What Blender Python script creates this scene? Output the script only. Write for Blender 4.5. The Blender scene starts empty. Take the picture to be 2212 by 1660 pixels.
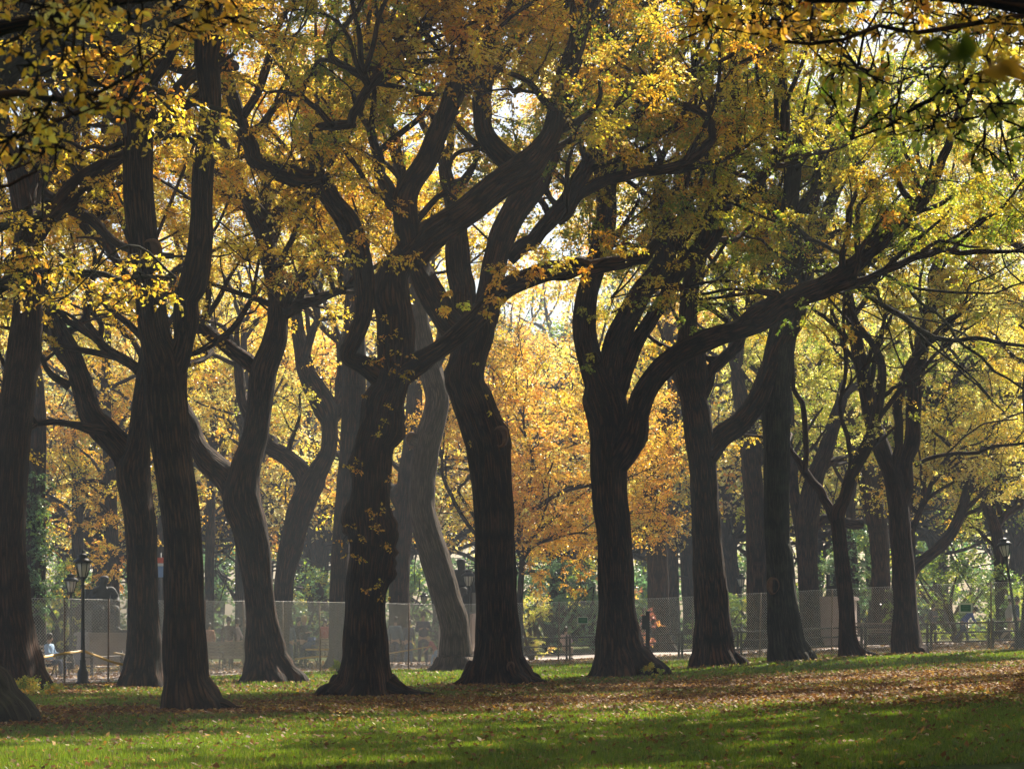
import bpy, math, random
import numpy as np
from mathutils import Vector, Matrix

# ------------------------------------------------------------------ camera, world, sun, exposure
S = bpy.context.scene
COL = S.collection
F = 5000.0                      # focal length in photo units (frame 2212 x 1660)
CX, HY, CAMZ = 1106.0, 1340.0, 1.7
cam_d = bpy.data.cameras.new("camera"); cam = bpy.data.objects.new("camera", cam_d); COL.objects.link(cam)
cam_d.sensor_width = 36.0; cam_d.lens = 36.0 * F / 2212.0
cam.location = (0, 0, CAMZ); cam.rotation_euler = (math.radians(90), 0, 0)
cam_d.shift_x = 0.0; cam_d.shift_y = (HY - 830.0) / 2212.0
cam_d.clip_start = 0.3; cam_d.clip_end = 2000
cam_d.dof.use_dof = True; cam_d.dof.focus_distance = 58; cam_d.dof.aperture_fstop = 5.6
S.camera = cam
SUN_EL, SUN_AZ = math.radians(42), math.radians(26)      # azimuth to the right of the view direction
w = bpy.data.worlds.new("World"); S.world = w; w.use_nodes = True
nt = w.node_tree; bg = nt.nodes["Background"]
sky = nt.nodes.new("ShaderNodeTexSky"); sky.sky_type = 'NISHITA'; sky.sun_disc = False
sky.sun_elevation = SUN_EL; sky.sun_rotation = SUN_AZ
sky.air_density = 1.0; sky.dust_density = 2.0
nt.links.new(sky.outputs[0], bg.inputs[0]); bg.inputs[1].default_value = 0.05
sun_d = bpy.data.lights.new("sun", 'SUN'); sun_d.energy = 5.0; sun_d.angle = math.radians(0.5)
sun_d.color = (1.0, 0.90, 0.74)
sun = bpy.data.objects.new("sun", sun_d); COL.objects.link(sun)
sdir = Vector((math.sin(SUN_AZ) * math.cos(SUN_EL), math.cos(SUN_AZ) * math.cos(SUN_EL), math.sin(SUN_EL)))
sun.rotation_euler = sdir.to_track_quat('Z', 'Y').to_euler(); sun.location = (0, 0, 60)
S.view_settings.view_transform = 'Standard'; S.view_settings.look = 'None'
S.view_settings.exposure = 1.62; S.view_settings.gamma = 1.0
S.render.engine = 'CYCLES'
S.cycles.use_denoising = True
S.cycles.max_bounces = 9; S.cycles.diffuse_bounces = 3; S.cycles.glossy_bounces = 2
S.cycles.transmission_bounces = 7; S.cycles.transparent_max_bounces = 8; S.cycles.volume_bounces = 0
S.cycles.sample_clamp_indirect = 6.0

R_ = np.random.default_rng(7)
random.seed(7)

# ------------------------------------------------------------------ terrain
def zg(x, y):
    x = np.asarray(x, float); y = np.asarray(y, float)
    s = 1.5 * np.log1p(np.exp(np.clip((x - 1.0) / 1.5, -30, 30)))
    z = 1.3 * np.tanh(0.052 * s / 1.3)
    z = z + 0.03 * np.sin(x * 0.35 + 1.0) * np.sin(y * 0.23 + 0.4) * np.clip((y - 20) / 20, 0, 1)
    return z
def W(px, py, Y):                       # a point at distance Y seen at photo position px, py
    return np.array([(px - CX) * Y / F, Y, CAMZ + (HY - py) * Y / F])
def solveY(px, py):
    lo, hi = 20.0, 160.0
    for _ in range(40):
        m = 0.5 * (lo + hi); p = W(px, py, m)
        if p[2] > zg(p[0], p[1]): lo = m
        else: hi = m
    return lo
def G(px, Y):
    x = (px - CX) * Y / F
    return np.array([x, Y, float(zg(x, Y))])
_nk = R_.normal(size=(14, 2)); _nk /= np.linalg.norm(_nk, axis=1)[:, None]; _np = R_.uniform(0, 6.28, 14)
_nf = np.array([.25, .4, .6, .8, 1.1, 1.5, 2.1, 2.8, 3.7, 5, 6.5, 8, 10, 13])
def noise2(x, y, s=1.0):                # smooth noise about -1..1
    v = 0
    for k in range(14):
        v = v + np.sin((x * _nk[k, 0] + y * _nk[k, 1]) * _nf[k] * s + _np[k]) / (1 + 0.35 * k)
    return v / 2.2

# ------------------------------------------------------------------ materials
def mat(name):
    m = bpy.data.materials.new(name); m.use_nodes = True
    n = m.node_tree; b = n.nodes["Principled BSDF"]; return m, n, b
def simple(name, col, rough=0.7, metal=0.0, var=0.25, scale=6.0, spec=0.4):
    m, n, b = mat(name)
    tc = n.nodes.new("ShaderNodeTexCoord"); no = n.nodes.new("ShaderNodeTexNoise"); no.inputs["Scale"].default_value = scale
    no.inputs["Detail"].default_value = 5
    rp = n.nodes.new("ShaderNodeMapRange"); rp.inputs[3].default_value = 1 - var; rp.inputs[4].default_value = 1 + var
    mx = n.nodes.new("ShaderNodeVectorMath"); mx.operation = 'SCALE'; mx.inputs[0].default_value = col[:3]
    n.links.new(tc.outputs["Object"], no.inputs["Vector"]); n.links.new(no.outputs[0], rp.inputs[0])
    n.links.new(rp.outputs[0], mx.inputs["Scale"]); n.links.new(mx.outputs[0], b.inputs["Base Color"])
    b.inputs["Roughness"].default_value = rough; b.inputs["Metallic"].default_value = metal
    b.inputs["Specular IOR Level"].default_value = spec
    return m
def bark_mat(name, c0, c1, bump=1.0, moss=0.15):
    m, n, b = mat(name)
    L = n.links.new
    uv = n.nodes.new("ShaderNodeAttribute"); uv.attribute_name = "barkuv"
    mp = n.nodes.new("ShaderNodeMapping"); mp.inputs["Scale"].default_value = (11, 1.7, 1)
    wv = n.nodes.new("ShaderNodeTexNoise"); wv.inputs["Scale"].default_value = 1.0; wv.inputs["Detail"].default_value = 6
    wv.inputs["Roughness"].default_value = 0.65; wv.inputs["Distortion"].default_value = 0.8
    vo = n.nodes.new("ShaderNodeTexVoronoi"); vo.feature = 'DISTANCE_TO_EDGE'; vo.inputs["Scale"].default_value = 1.3
    mp2 = n.nodes.new("ShaderNodeMapping"); mp2.inputs["Scale"].default_value = (13, 1.1, 1)
    L(uv.outputs["Vector"], mp.inputs[0]); L(mp.outputs[0], wv.inputs["Vector"])
    ad = n.nodes.new("ShaderNodeVectorMath"); ad.operation = 'ADD'
    L(uv.outputs["Vector"], mp2.inputs[0]); L(mp2.outputs[0], ad.inputs[0]); L(wv.outputs["Color"], ad.inputs[1]); L(ad.outputs[0], vo.inputs["Vector"])
    r1 = n.nodes.new("ShaderNodeMapRange"); r1.inputs[1].default_value = 0.0; r1.inputs[2].default_value = 0.35
    L(vo.outputs[0], r1.inputs[0])
    mu = n.nodes.new("ShaderNodeMath"); mu.operation = 'MULTIPLY'; L(r1.outputs[0], mu.inputs[0]); L(wv.outputs[0], mu.inputs[1])
    cr = n.nodes.new("ShaderNodeValToRGB"); cr.color_ramp.elements[0].position = 0.05; cr.color_ramp.elements[0].color = (*c0, 1)
    cr.color_ramp.elements[1].position = 0.55; cr.color_ramp.elements[1].color = (*c1, 1)
    L(mu.outputs[0], cr.inputs[0])
    no = n.nodes.new("ShaderNodeTexNoise"); no.inputs["Scale"].default_value = 1.1; no.inputs["Detail"].default_value = 7; no.inputs["Distortion"].default_value = 1.2
    tc = n.nodes.new("ShaderNodeTexCoord"); L(tc.outputs["Object"], no.inputs["Vector"])
    r2 = n.nodes.new("ShaderNodeMapRange"); r2.inputs[1].default_value = 0.5; r2.inputs[2].default_value = 0.75; r2.inputs[4].default_value = moss
    L(no.outputs[0], r2.inputs[0])
    mx = n.nodes.new("ShaderNodeMix"); mx.data_type = 'RGBA'; mx.inputs[7].default_value = (0.07, 0.085, 0.045, 1)
    L(r2.outputs[0], mx.inputs[0]); L(cr.outputs[0], mx.inputs[6]); L(mx.outputs[2], b.inputs["Base Color"])
    b.inputs["Roughness"].default_value = 0.9; b.inputs["Specular IOR Level"].default_value = 0.2
    bp = n.nodes.new("ShaderNodeBump"); bp.inputs["Strength"].default_value = 1.0 * bump; bp.inputs["Distance"].default_value = 0.07
    L(mu.outputs[0], bp.inputs["Height"]); L(bp.outputs[0], b.inputs["Normal"])
    return m
def leaf_mat(name, trans=0.5, gloss=0.06, rough=0.35, tint=(1, 1, 1)):
    m = bpy.data.materials.new(name); m.use_nodes = True; n = m.node_tree; n.nodes.clear(); L = n.links.new
    out = n.nodes.new("ShaderNodeOutputMaterial"); at = n.nodes.new("ShaderNodeAttribute"); at.attribute_name = "leafcol"
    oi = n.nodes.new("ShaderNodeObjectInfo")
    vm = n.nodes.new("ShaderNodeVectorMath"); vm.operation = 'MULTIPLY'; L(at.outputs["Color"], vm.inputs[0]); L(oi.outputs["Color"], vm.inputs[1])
    d = n.nodes.new("ShaderNodeBsdfDiffuse"); t = n.nodes.new("ShaderNodeBsdfTranslucent"); g = n.nodes.new("ShaderNodeBsdfGlossy")
    g.inputs["Roughness"].default_value = rough; g.inputs["Color"].default_value = (1, 1, 1, 1)
    sc = n.nodes.new("ShaderNodeVectorMath"); sc.operation = 'MULTIPLY'; sc.inputs[1].default_value = (1.12, 1.05, 0.75)
    L(vm.outputs[0], d.inputs["Color"]); L(vm.outputs[0], sc.inputs[0]); L(sc.outputs[0], t.inputs["Color"])
    m1 = n.nodes.new("ShaderNodeMixShader"); m1.inputs[0].default_value = trans; L(d.outputs[0], m1.inputs[1]); L(t.outputs[0], m1.inputs[2])
    m2 = n.nodes.new("ShaderNodeMixShader"); m2.inputs[0].default_value = gloss; L(m1.outputs[0], m2.inputs[1]); L(g.outputs[0], m2.inputs[2])
    L(m2.outputs[0], out.inputs["Surface"]); return m
M = {}
M['bark'] = bark_mat("elm_bark", (0.004, 0.0024, 0.0016), (0.095, 0.044, 0.023), 1.0, 0.12)
M['bark_red'] = bark_mat("reddish_bark", (0.012, 0.006, 0.004), (0.08, 0.036, 0.020), 0.8, 0.05)
M['bark_grey'] = bark_mat("grey_bark", (0.035, 0.024, 0.018), (0.14, 0.098, 0.07), 0.7, 0.05)
M['bark_moss'] = bark_mat("mossy_bark", (0.012, 0.011, 0.008), (0.060, 0.050, 0.033), 1.0, 0.5)
M['leaf'] = leaf_mat("autumn_leaf", 0.52, 0.05, 0.35)
M['grassblade'] = leaf_mat("grass_blade", 0.5, 0.04, 0.4)
M['litter'] = leaf_mat("fallen_leaf", 0.25, 0.02, 0.55)
M['iron'] = simple("black_iron", (0.022, 0.024, 0.028), 0.5, 0.3)
M['rail'] = simple("worn_steel_rail", (0.03, 0.025, 0.027), 0.38, 0.2, 0.5, 3)
M['wire'] = simple("galvanised_wire", (0.78, 0.77, 0.76), 0.5, 0.1)  # wire colour raised to give the pale backlit veil of the mesh
M['post'] = simple("rusty_fence_post", (0.14, 0.09, 0.06), 0.7, 0.2, 0.4)
M['glass'] = simple("frosted_lamp_glass", (0.62, 0.58, 0.52), 0.4, 0, 0.05)
M['bronze'] = simple("dark_bronze", (0.016, 0.018, 0.018), 0.75, 0.1)
M['granite'] = simple("pink_granite", (0.34, 0.26, 0.235), 0.7, 0, 0.2, 14)
M['tape'] = simple("yellow_barrier_tape", (0.50, 0.30, 0.04), 0.45)
M['tape'].node_tree.nodes["Principled BSDF"].inputs["Subsurface Weight"].default_value = 0.0
M['signgreen'] = simple("green_sign_board", (0.03, 0.13, 0.075), 0.4, 0, 0.1)
M['signwhite'] = simple("pale_sign_frame", (0.62, 0.62, 0.56), 0.5, 0, 0.1)
M['wood'] = simple("worn_bench_wood", (0.20, 0.15, 0.115), 0.35, 0, 0.3)
M['scar'] = simple("cut_wood_scar", (0.12, 0.062, 0.036), 0.85, 0, 0.4, 12)
M['skin'] = simple("skin", (0.45, 0.28, 0.20), 0.6)
M['hairdark'] = simple("dark_hair", (0.035, 0.025, 0.02), 0.6)
M['hairblond'] = simple("blond_hair", (0.45, 0.32, 0.14), 0.6)
M['shoe'] = simple("dark_shoe", (0.03, 0.028, 0.028), 0.5)
M['rubber'] = simple("black_rubber", (0.02, 0.02, 0.02), 0.6)
def cloth(name, c): 
    if name not in M: M[name] = simple(name, c, 0.9, 0, 0.15, 8)
    return M[name]

# ------------------------------------------------------------------ object helpers
def tag(o, label=None, cat=None, group=None, kind=None):
    if label: o["label"] = label
    if cat: o["category"] = cat
    if group: o["group"] = group
    if kind: o["kind"] = kind
    return o
def empty(name, loc, label, cat, group=None, rz=0.0):
    o = bpy.data.objects.new(name, None); COL.objects.link(o); o.location = [float(v) for v in loc]; o.rotation_euler = (0, 0, rz)
    o.empty_display_size = 0.3
    return tag(o, label, cat, group)
class MB:
    def __init__(s): s.v = []; s.f = []; s.n = 0; s.uv = []
    def add(s, v, f, uv=None):
        v = np.asarray(v, float).reshape(-1, 3); s.v.append(v); s.f.append(np.asarray(f, int) + s.n); s.n += len(v)
        s.uv.append(np.zeros((len(v), 2)) if uv is None else uv)
    def box(s, c, h, rz=0.0, taper=1.0):
        c = np.array(c, float); h = np.array(h, float)
        q = np.array([[-1,-1,-1],[1,-1,-1],[1,1,-1],[-1,1,-1],[-1,-1,1],[1,-1,1],[1,1,1],[-1,1,1]], float)
        q[4:, :2] *= taper; q = q * h
        cr, sr = math.cos(rz), math.sin(rz); q = np.c_[q[:,0]*cr - q[:,1]*sr, q[:,0]*sr + q[:,1]*cr, q[:,2]] + c
        s.add(q, [[0,3,2,1],[4,5,6,7],[0,1,5,4],[1,2,6,5],[2,3,7,6],[3,0,4,7]])
    def tube(s, P, Rr, n=8, **k):
        v, f, uv = tube_arrays(P, Rr, n, **k); s.add(v, f, uv)
    def lathe(s, c, prof, n=12, sx=1.0, sy=1.0):
        prof = np.array(prof, float); th = np.linspace(0, 2*np.pi, n, endpoint=False)
        v = np.concatenate([np.c_[r*np.cos(th)*sx, r*np.sin(th)*sy, np.full(n, z)] for r, z in prof]) + np.array(c)
        s.add(v, grid_faces(len(prof), n))
    def build(s, name, m, parent=None, smooth=True, loc=(0,0,0)):
        v = np.concatenate(s.v); me = bpy.data.meshes.new(name)
        loc = np.array(loc, float); v = v - loc
        f = np.concatenate(s.f); 
        me.vertices.add(len(v)); me.vertices.foreach_set("co", v.astype(np.float32).ravel())
        me.loops.add(len(f) * 4); me.loops.foreach_set("vertex_index", f.astype(np.int32).ravel())
        me.polygons.add(len(f)); me.polygons.foreach_set("loop_start", np.arange(0, len(f) * 4, 4, dtype=np.int32))
        me.polygons.foreach_set("use_smooth", np.full(len(f), smooth))
        me.update(calc_edges=True)
        uv = np.concatenate(s.uv)
        if np.any(uv):
            a = me.attributes.new("barkuv", 'FLOAT2', 'POINT'); a.data.foreach_set("vector", uv.astype(np.float32).ravel())
        me.validate()
        me.materials.append(m); o = bpy.data.objects.new(name, me); COL.objects.link(o)
        if parent is not None:
            o.parent = parent
        else: o.location = [float(q) for q in loc]
        return o
def grid_faces(rows, n):
    i = np.arange(rows - 1)[:, None] * n; j = np.arange(n)[None, :]; k = (j + 1) % n
    return np.stack([i + j, i + k, i + n + k, i + n + j], -1).reshape(-1, 4)
def resample(P, Rr, step):
    P = np.asarray(P, float); Rr = np.asarray(Rr, float)
    if len(P) < 2: return P, Rr
    d = np.linalg.norm(np.diff(P, axis=0), axis=1); Q = []; q = []
    PP = np.vstack([2*P[0]-P[1], P, 2*P[-1]-P[-2]])
    for i in range(len(P) - 1):
        m = max(1, int(math.ceil(d[i] / step))); t = np.arange(m) / m
        p0, p1, p2, p3 = PP[i], PP[i+1], PP[i+2], PP[i+3]; t_ = t[:, None]
        Q.append(0.5*((2*p1) + (-p0+p2)*t_ + (2*p0-5*p1+4*p2-p3)*t_**2 + (-p0+3*p1-3*p2+p3)*t_**3))
        ts = t*t*(3-2*t); q.append(Rr[i]*(1-ts) + Rr[i+1]*ts)
    Q.append(P[-1:]); q.append(Rr[-1:]); return np.vstack(Q), np.concatenate(q)
def tube_arrays(P, Rr, n=8, step=None, rough=0.0, seed=0, flare=0.0, zbase=0.0, bumps=None, cap=True):
    P = np.asarray(P, float); Rr = np.broadcast_to(np.asarray(Rr, float), (len(P),))
    if step: P, Rr = resample(P, Rr, step)
    T = np.gradient(P, axis=0); T /= np.maximum(np.linalg.norm(T, axis=1), 1e-9)[:, None]
    up = np.array([0, 1, 0]) if abs(T[0, 1]) < 0.9 else np.array([1, 0, 0])
    U = np.zeros_like(P); u = up - T[0]*np.dot(up, T[0]); u /= np.linalg.norm(u)
    for i in range(len(P)):
        u = u - T[i]*np.dot(u, T[i]); u /= max(np.linalg.norm(u), 1e-9); U[i] = u
    V = np.cross(T, U); th = np.linspace(0, 2*np.pi, n, endpoint=False)
    s = np.concatenate([[0], np.cumsum(np.linalg.norm(np.diff(P, axis=0), axis=1))])
    rad = np.repeat(Rr[:, None], n, 1)
    if rough:
        rg = np.random.default_rng(seed); 
        A, S2 = np.meshgrid(th, s)
        for k, am in ((2, .8), (3, .9), (5, .7), (7, .6), (9, .5), (13, .4), (17, .35)):
            rad = rad * (1 + rough*am*np.sin(k*A + rg.uniform(0, 6.28) + S2*rg.uniform(-.35, .35) + 0.6*np.sin(S2*rg.uniform(.5, 1.6) + rg.uniform(0, 6))))
        rad = rad * (1 + rough*1.1*np.sin(S2*rg.uniform(1.2, 2) + 2*np.sin(A) + rg.uniform(0, 6))*0.6 + rough*0.5*np.sin(S2*rg.uniform(4, 6) + 3*np.cos(A)))
    if flare:
        h = np.maximum(P[:, 2] - zbase, 0)[:, None]; rg = np.random.default_rng(seed + 5)
        lob = np.abs(np.sin(3.5*th + rg.uniform(0, 6)))*0.6 + np.abs(np.sin(2*th + rg.uniform(0, 6)))*0.4
        rad = rad * (1 + flare*(lob[None, :]-0.6)*np.exp(-h/0.55))
    D = np.cos(th)[None, :, None]*U[:, None, :] + np.sin(th)[None, :, None]*V[:, None, :]
    v = P[:, None, :] + D*rad[:, :, None]
    if bumps is not None:
        for c, am, sg in bumps:
            dd = np.linalg.norm(v - np.array(c), axis=2)
            nz = 1 + 0.5*np.sin(v[:, :, 0]*14 + v[:, :, 2]*11) * np.sin(v[:, :, 2]*17 + 1)
            v = v + D*(am*nz*np.exp(-dd**2/(2*sg*sg)))[:, :, None]
    v = v.reshape(-1, 3); f = grid_faces(len(P), n)
    r0 = float(np.mean(Rr)); uv = np.stack([np.tile(th/(2*np.pi)*max(r0, .05)*6.28, len(P)), np.repeat(s, n)], 1)
    # mirrored u so the seam is continuous
    uv[:, 0] = np.tile(np.abs((th/(2*np.pi))*2 - 1)*max(r0, .05)*3.14, len(P))
    uv = uv + np.array([seed*0.37 % 7.0 + 0.01, seed*0.71 % 5.0])
    if cap:
        m = len(v); v = np.vstack([v, P[0][None], P[-1][None]]); uv = np.vstack([uv, uv[:1], uv[-1:]])
        j = np.arange(n); k = (j+1) % n
        j2 = np.arange(0, n - n % 2, 2)
        f = np.vstack([f, np.stack([np.full(len(j2), m), (j2+2) % n, j2+1, j2], 1), np.stack([np.full(len(j2), m+1), (len(P)-1)*n + j2, (len(P)-1)*n + j2+1, (len(P)-1)*n + (j2+2) % n], 1)])
    return v, f, uv

PAL = {'gold': (.95, .70, .10), 'amber': (.92, .54, .07), 'lemon': (.96, .86, .33), 'green': (.26, .38, .05),
       'olive': (.60, .55, .08), 'lime': (.60, .66, .12), 'orange': (.93, .56, .13), 'teal': (.14, .27, .15), 'dgreen': (.10, .18, .06), 'pale': (.93, .87, .5), 'red': (.38, .14, .11)}  # teal and dgreen lightened to paint misty brightness into the background
class Leaves:
    def __init__(s): s.c = []; s.d = []; s.s = []; s.col = []
    def add(s, c, d, size, col):
        s.c.append(c); s.d.append(d); s.s.append(size); s.col.append(col)
    def count(s): return sum(len(c) for c in s.c)
    def build(s, name, m, parent, rng, flat=0.35, shape='kite', aspect=0.62, origin=None):
        if not s.c: return None
        c = np.concatenate(s.c); d = np.concatenate(s.d); sz = np.concatenate(s.s); col = np.concatenate(s.col); N = len(c)
        d = d / np.maximum(np.linalg.norm(d, axis=1), 1e-6)[:, None]
        nn = rng.normal(size=(N, 3)); nn[:, 2] += flat*3; nn -= d*np.sum(nn*d, 1)[:, None]; nn /= np.maximum(np.linalg.norm(nn, axis=1), 1e-6)[:, None]
        sd = np.cross(d, nn); L = sz[:, None]; Wd = L*aspect*0.5*rng.uniform(.8, 1.2, (N, 1)); fold = Wd*rng.uniform(0.1, 0.6, (N, 1))
        if shape == 'kite':
            P = np.stack([c, c + d*L*.45 + sd*Wd + nn*fold, c + d*L, c + d*L*.45 - sd*Wd + nn*fold], 1)
            f = np.array([[0, 1, 2, 3]]); k = 4
        else:       # a fuller leaf for the near sprays: ten points, folded along the midrib, tip bent down
            st = []
            tt = [(0, 0), (.15, .55), (.42, 1.0), (.72, .62), (1.0, 0)]
            droop = rng.uniform(0.0, .25, (N, 1))
            mid = [c + d*L*t - nn*L*droop*t*t for t in (0, .42, 1.0)]
            mm = [c + d*L*t - nn*L*droop*t*t for t in (.15, .42, .72)]
            lf = [mm[i] + sd*Wd*tt[i+1][1] + nn*fold*tt[i+1][1] for i in range(3)]; rt = [mm[i] - sd*Wd*tt[i+1][1] + nn*fold*tt[i+1][1] for i in range(3)]
            P = np.stack(mid + lf + rt, 1)     # 0-2 midrib, 3-5 one side, 6-8 the other
            f = np.array([[0, 3, 4, 1], [1, 4, 5, 2], [0, 1, 7, 6], [1, 2, 8, 7]]); k = 9
        v = P.reshape(-1, 3)
        if origin is not None: v = v - np.array(origin)
        fc = (np.arange(N)[:, None, None]*k + f[None]).reshape(-1, 4)
        me = bpy.data.meshes.new(name)
        me.vertices.add(len(v)); me.vertices.foreach_set("co", v.astype(np.float32).ravel())
        me.loops.add(len(fc)*4); me.loops.foreach_set("vertex_index", fc.astype(np.int32).ravel())
        me.polygons.add(len(fc)); me.polygons.foreach_set("loop_start", np.arange(0, len(fc)*4, 4, dtype=np.int32))
        me.polygons.foreach_set("use_smooth", np.full(len(fc), shape != 'kite'))
        me.update(calc_edges=True)
        a = me.color_attributes.new("leafcol", 'FLOAT_COLOR', 'POINT')
        cc = np.ones((N, k, 4), np.float32); cc[:, :, :3] = np.clip(col, 0, 1)[:, None, :]; a.data.foreach_set("color", cc.ravel())
        me.materials.append(m); o = bpy.data.objects.new(name, me); COL.objects.link(o)
        if parent is not None: o.parent = parent
        return o
def pick_cols(rng, N, pal, jit=0.18):
    names = list(pal); p = np.array([pal[k] for k in names], float); p /= p.sum()
    base = np.array([PAL[k] for k in names]); i = rng.choice(len(names), N, p=p)
    c = base[i] * rng.normal(1, jit, (N, 1)) * rng.normal(1, 0.06, (N, 3)); return np.clip(c, 0.01, 0.95)
def clump(LV, tw, rng, c, root, R, n_tw, n_lf, size, pal, flatz=0.55):
    """a spray of side twigs running from root into an ellipsoid at c, with leaves set along them"""
    base = pick_cols(rng, 1, pal, 0.12)[0]
    e = rng.normal(size=(n_tw, 3)); e /= np.linalg.norm(e, axis=1)[:, None]; e *= R*rng.uniform(.5, 1.1, (n_tw, 1)); e[:, 2] *= flatz
    e[:, 2] -= 0.12*R; tip = c + e; st = root + (c - root)*rng.uniform(.3, .9, (n_tw, 1))
    t = rng.uniform(.12, 1.03, (n_tw, n_lf)); 
    pos = st[:, None]*(1 - t[..., None]) + tip[:, None]*t[..., None]
    pos[..., 2] -= 0.18*R*t**2
    dr = (tip - st); L = np.maximum(np.linalg.norm(dr, axis=1), .05)[:, None]; dr = dr/L
    side = np.cross(dr, [0, 0, 1.0]); side /= np.maximum(np.linalg.norm(side, axis=1), 1e-3)[:, None]
    sg = rng.choice([-1, 1], (n_tw, n_lf, 1)); d = dr[:, None]*.6 + side[:, None]*sg*.8 + rng.normal(0, .45, (n_tw, n_lf, 3)); d[..., 2] -= .45
    pos = pos + rng.normal(0, 0.045*max(R, .4), (n_tw, n_lf, 3))
    N = n_tw*n_lf; cl = base[None]*rng.normal(1, .13, (N, 1))*rng.normal(1, .05, (N, 3))
    mixc = pick_cols(rng, N, pal); mk = rng.random((N, 1)) < .22; cl = np.where(mk, mixc, cl)
    LV.add(pos.reshape(-1, 3), d.reshape(-1, 3), size*rng.uniform(.6, 1.15, N), cl)
    if tw is not None:
        for k in range(min(n_tw, 3)):
            tw.tube([root, st[k], (st[k] + tip[k])/2 + rng.normal(0, .04, 3), tip[k]], [.012, .010, .008, .004], 3, cap=False)

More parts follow.
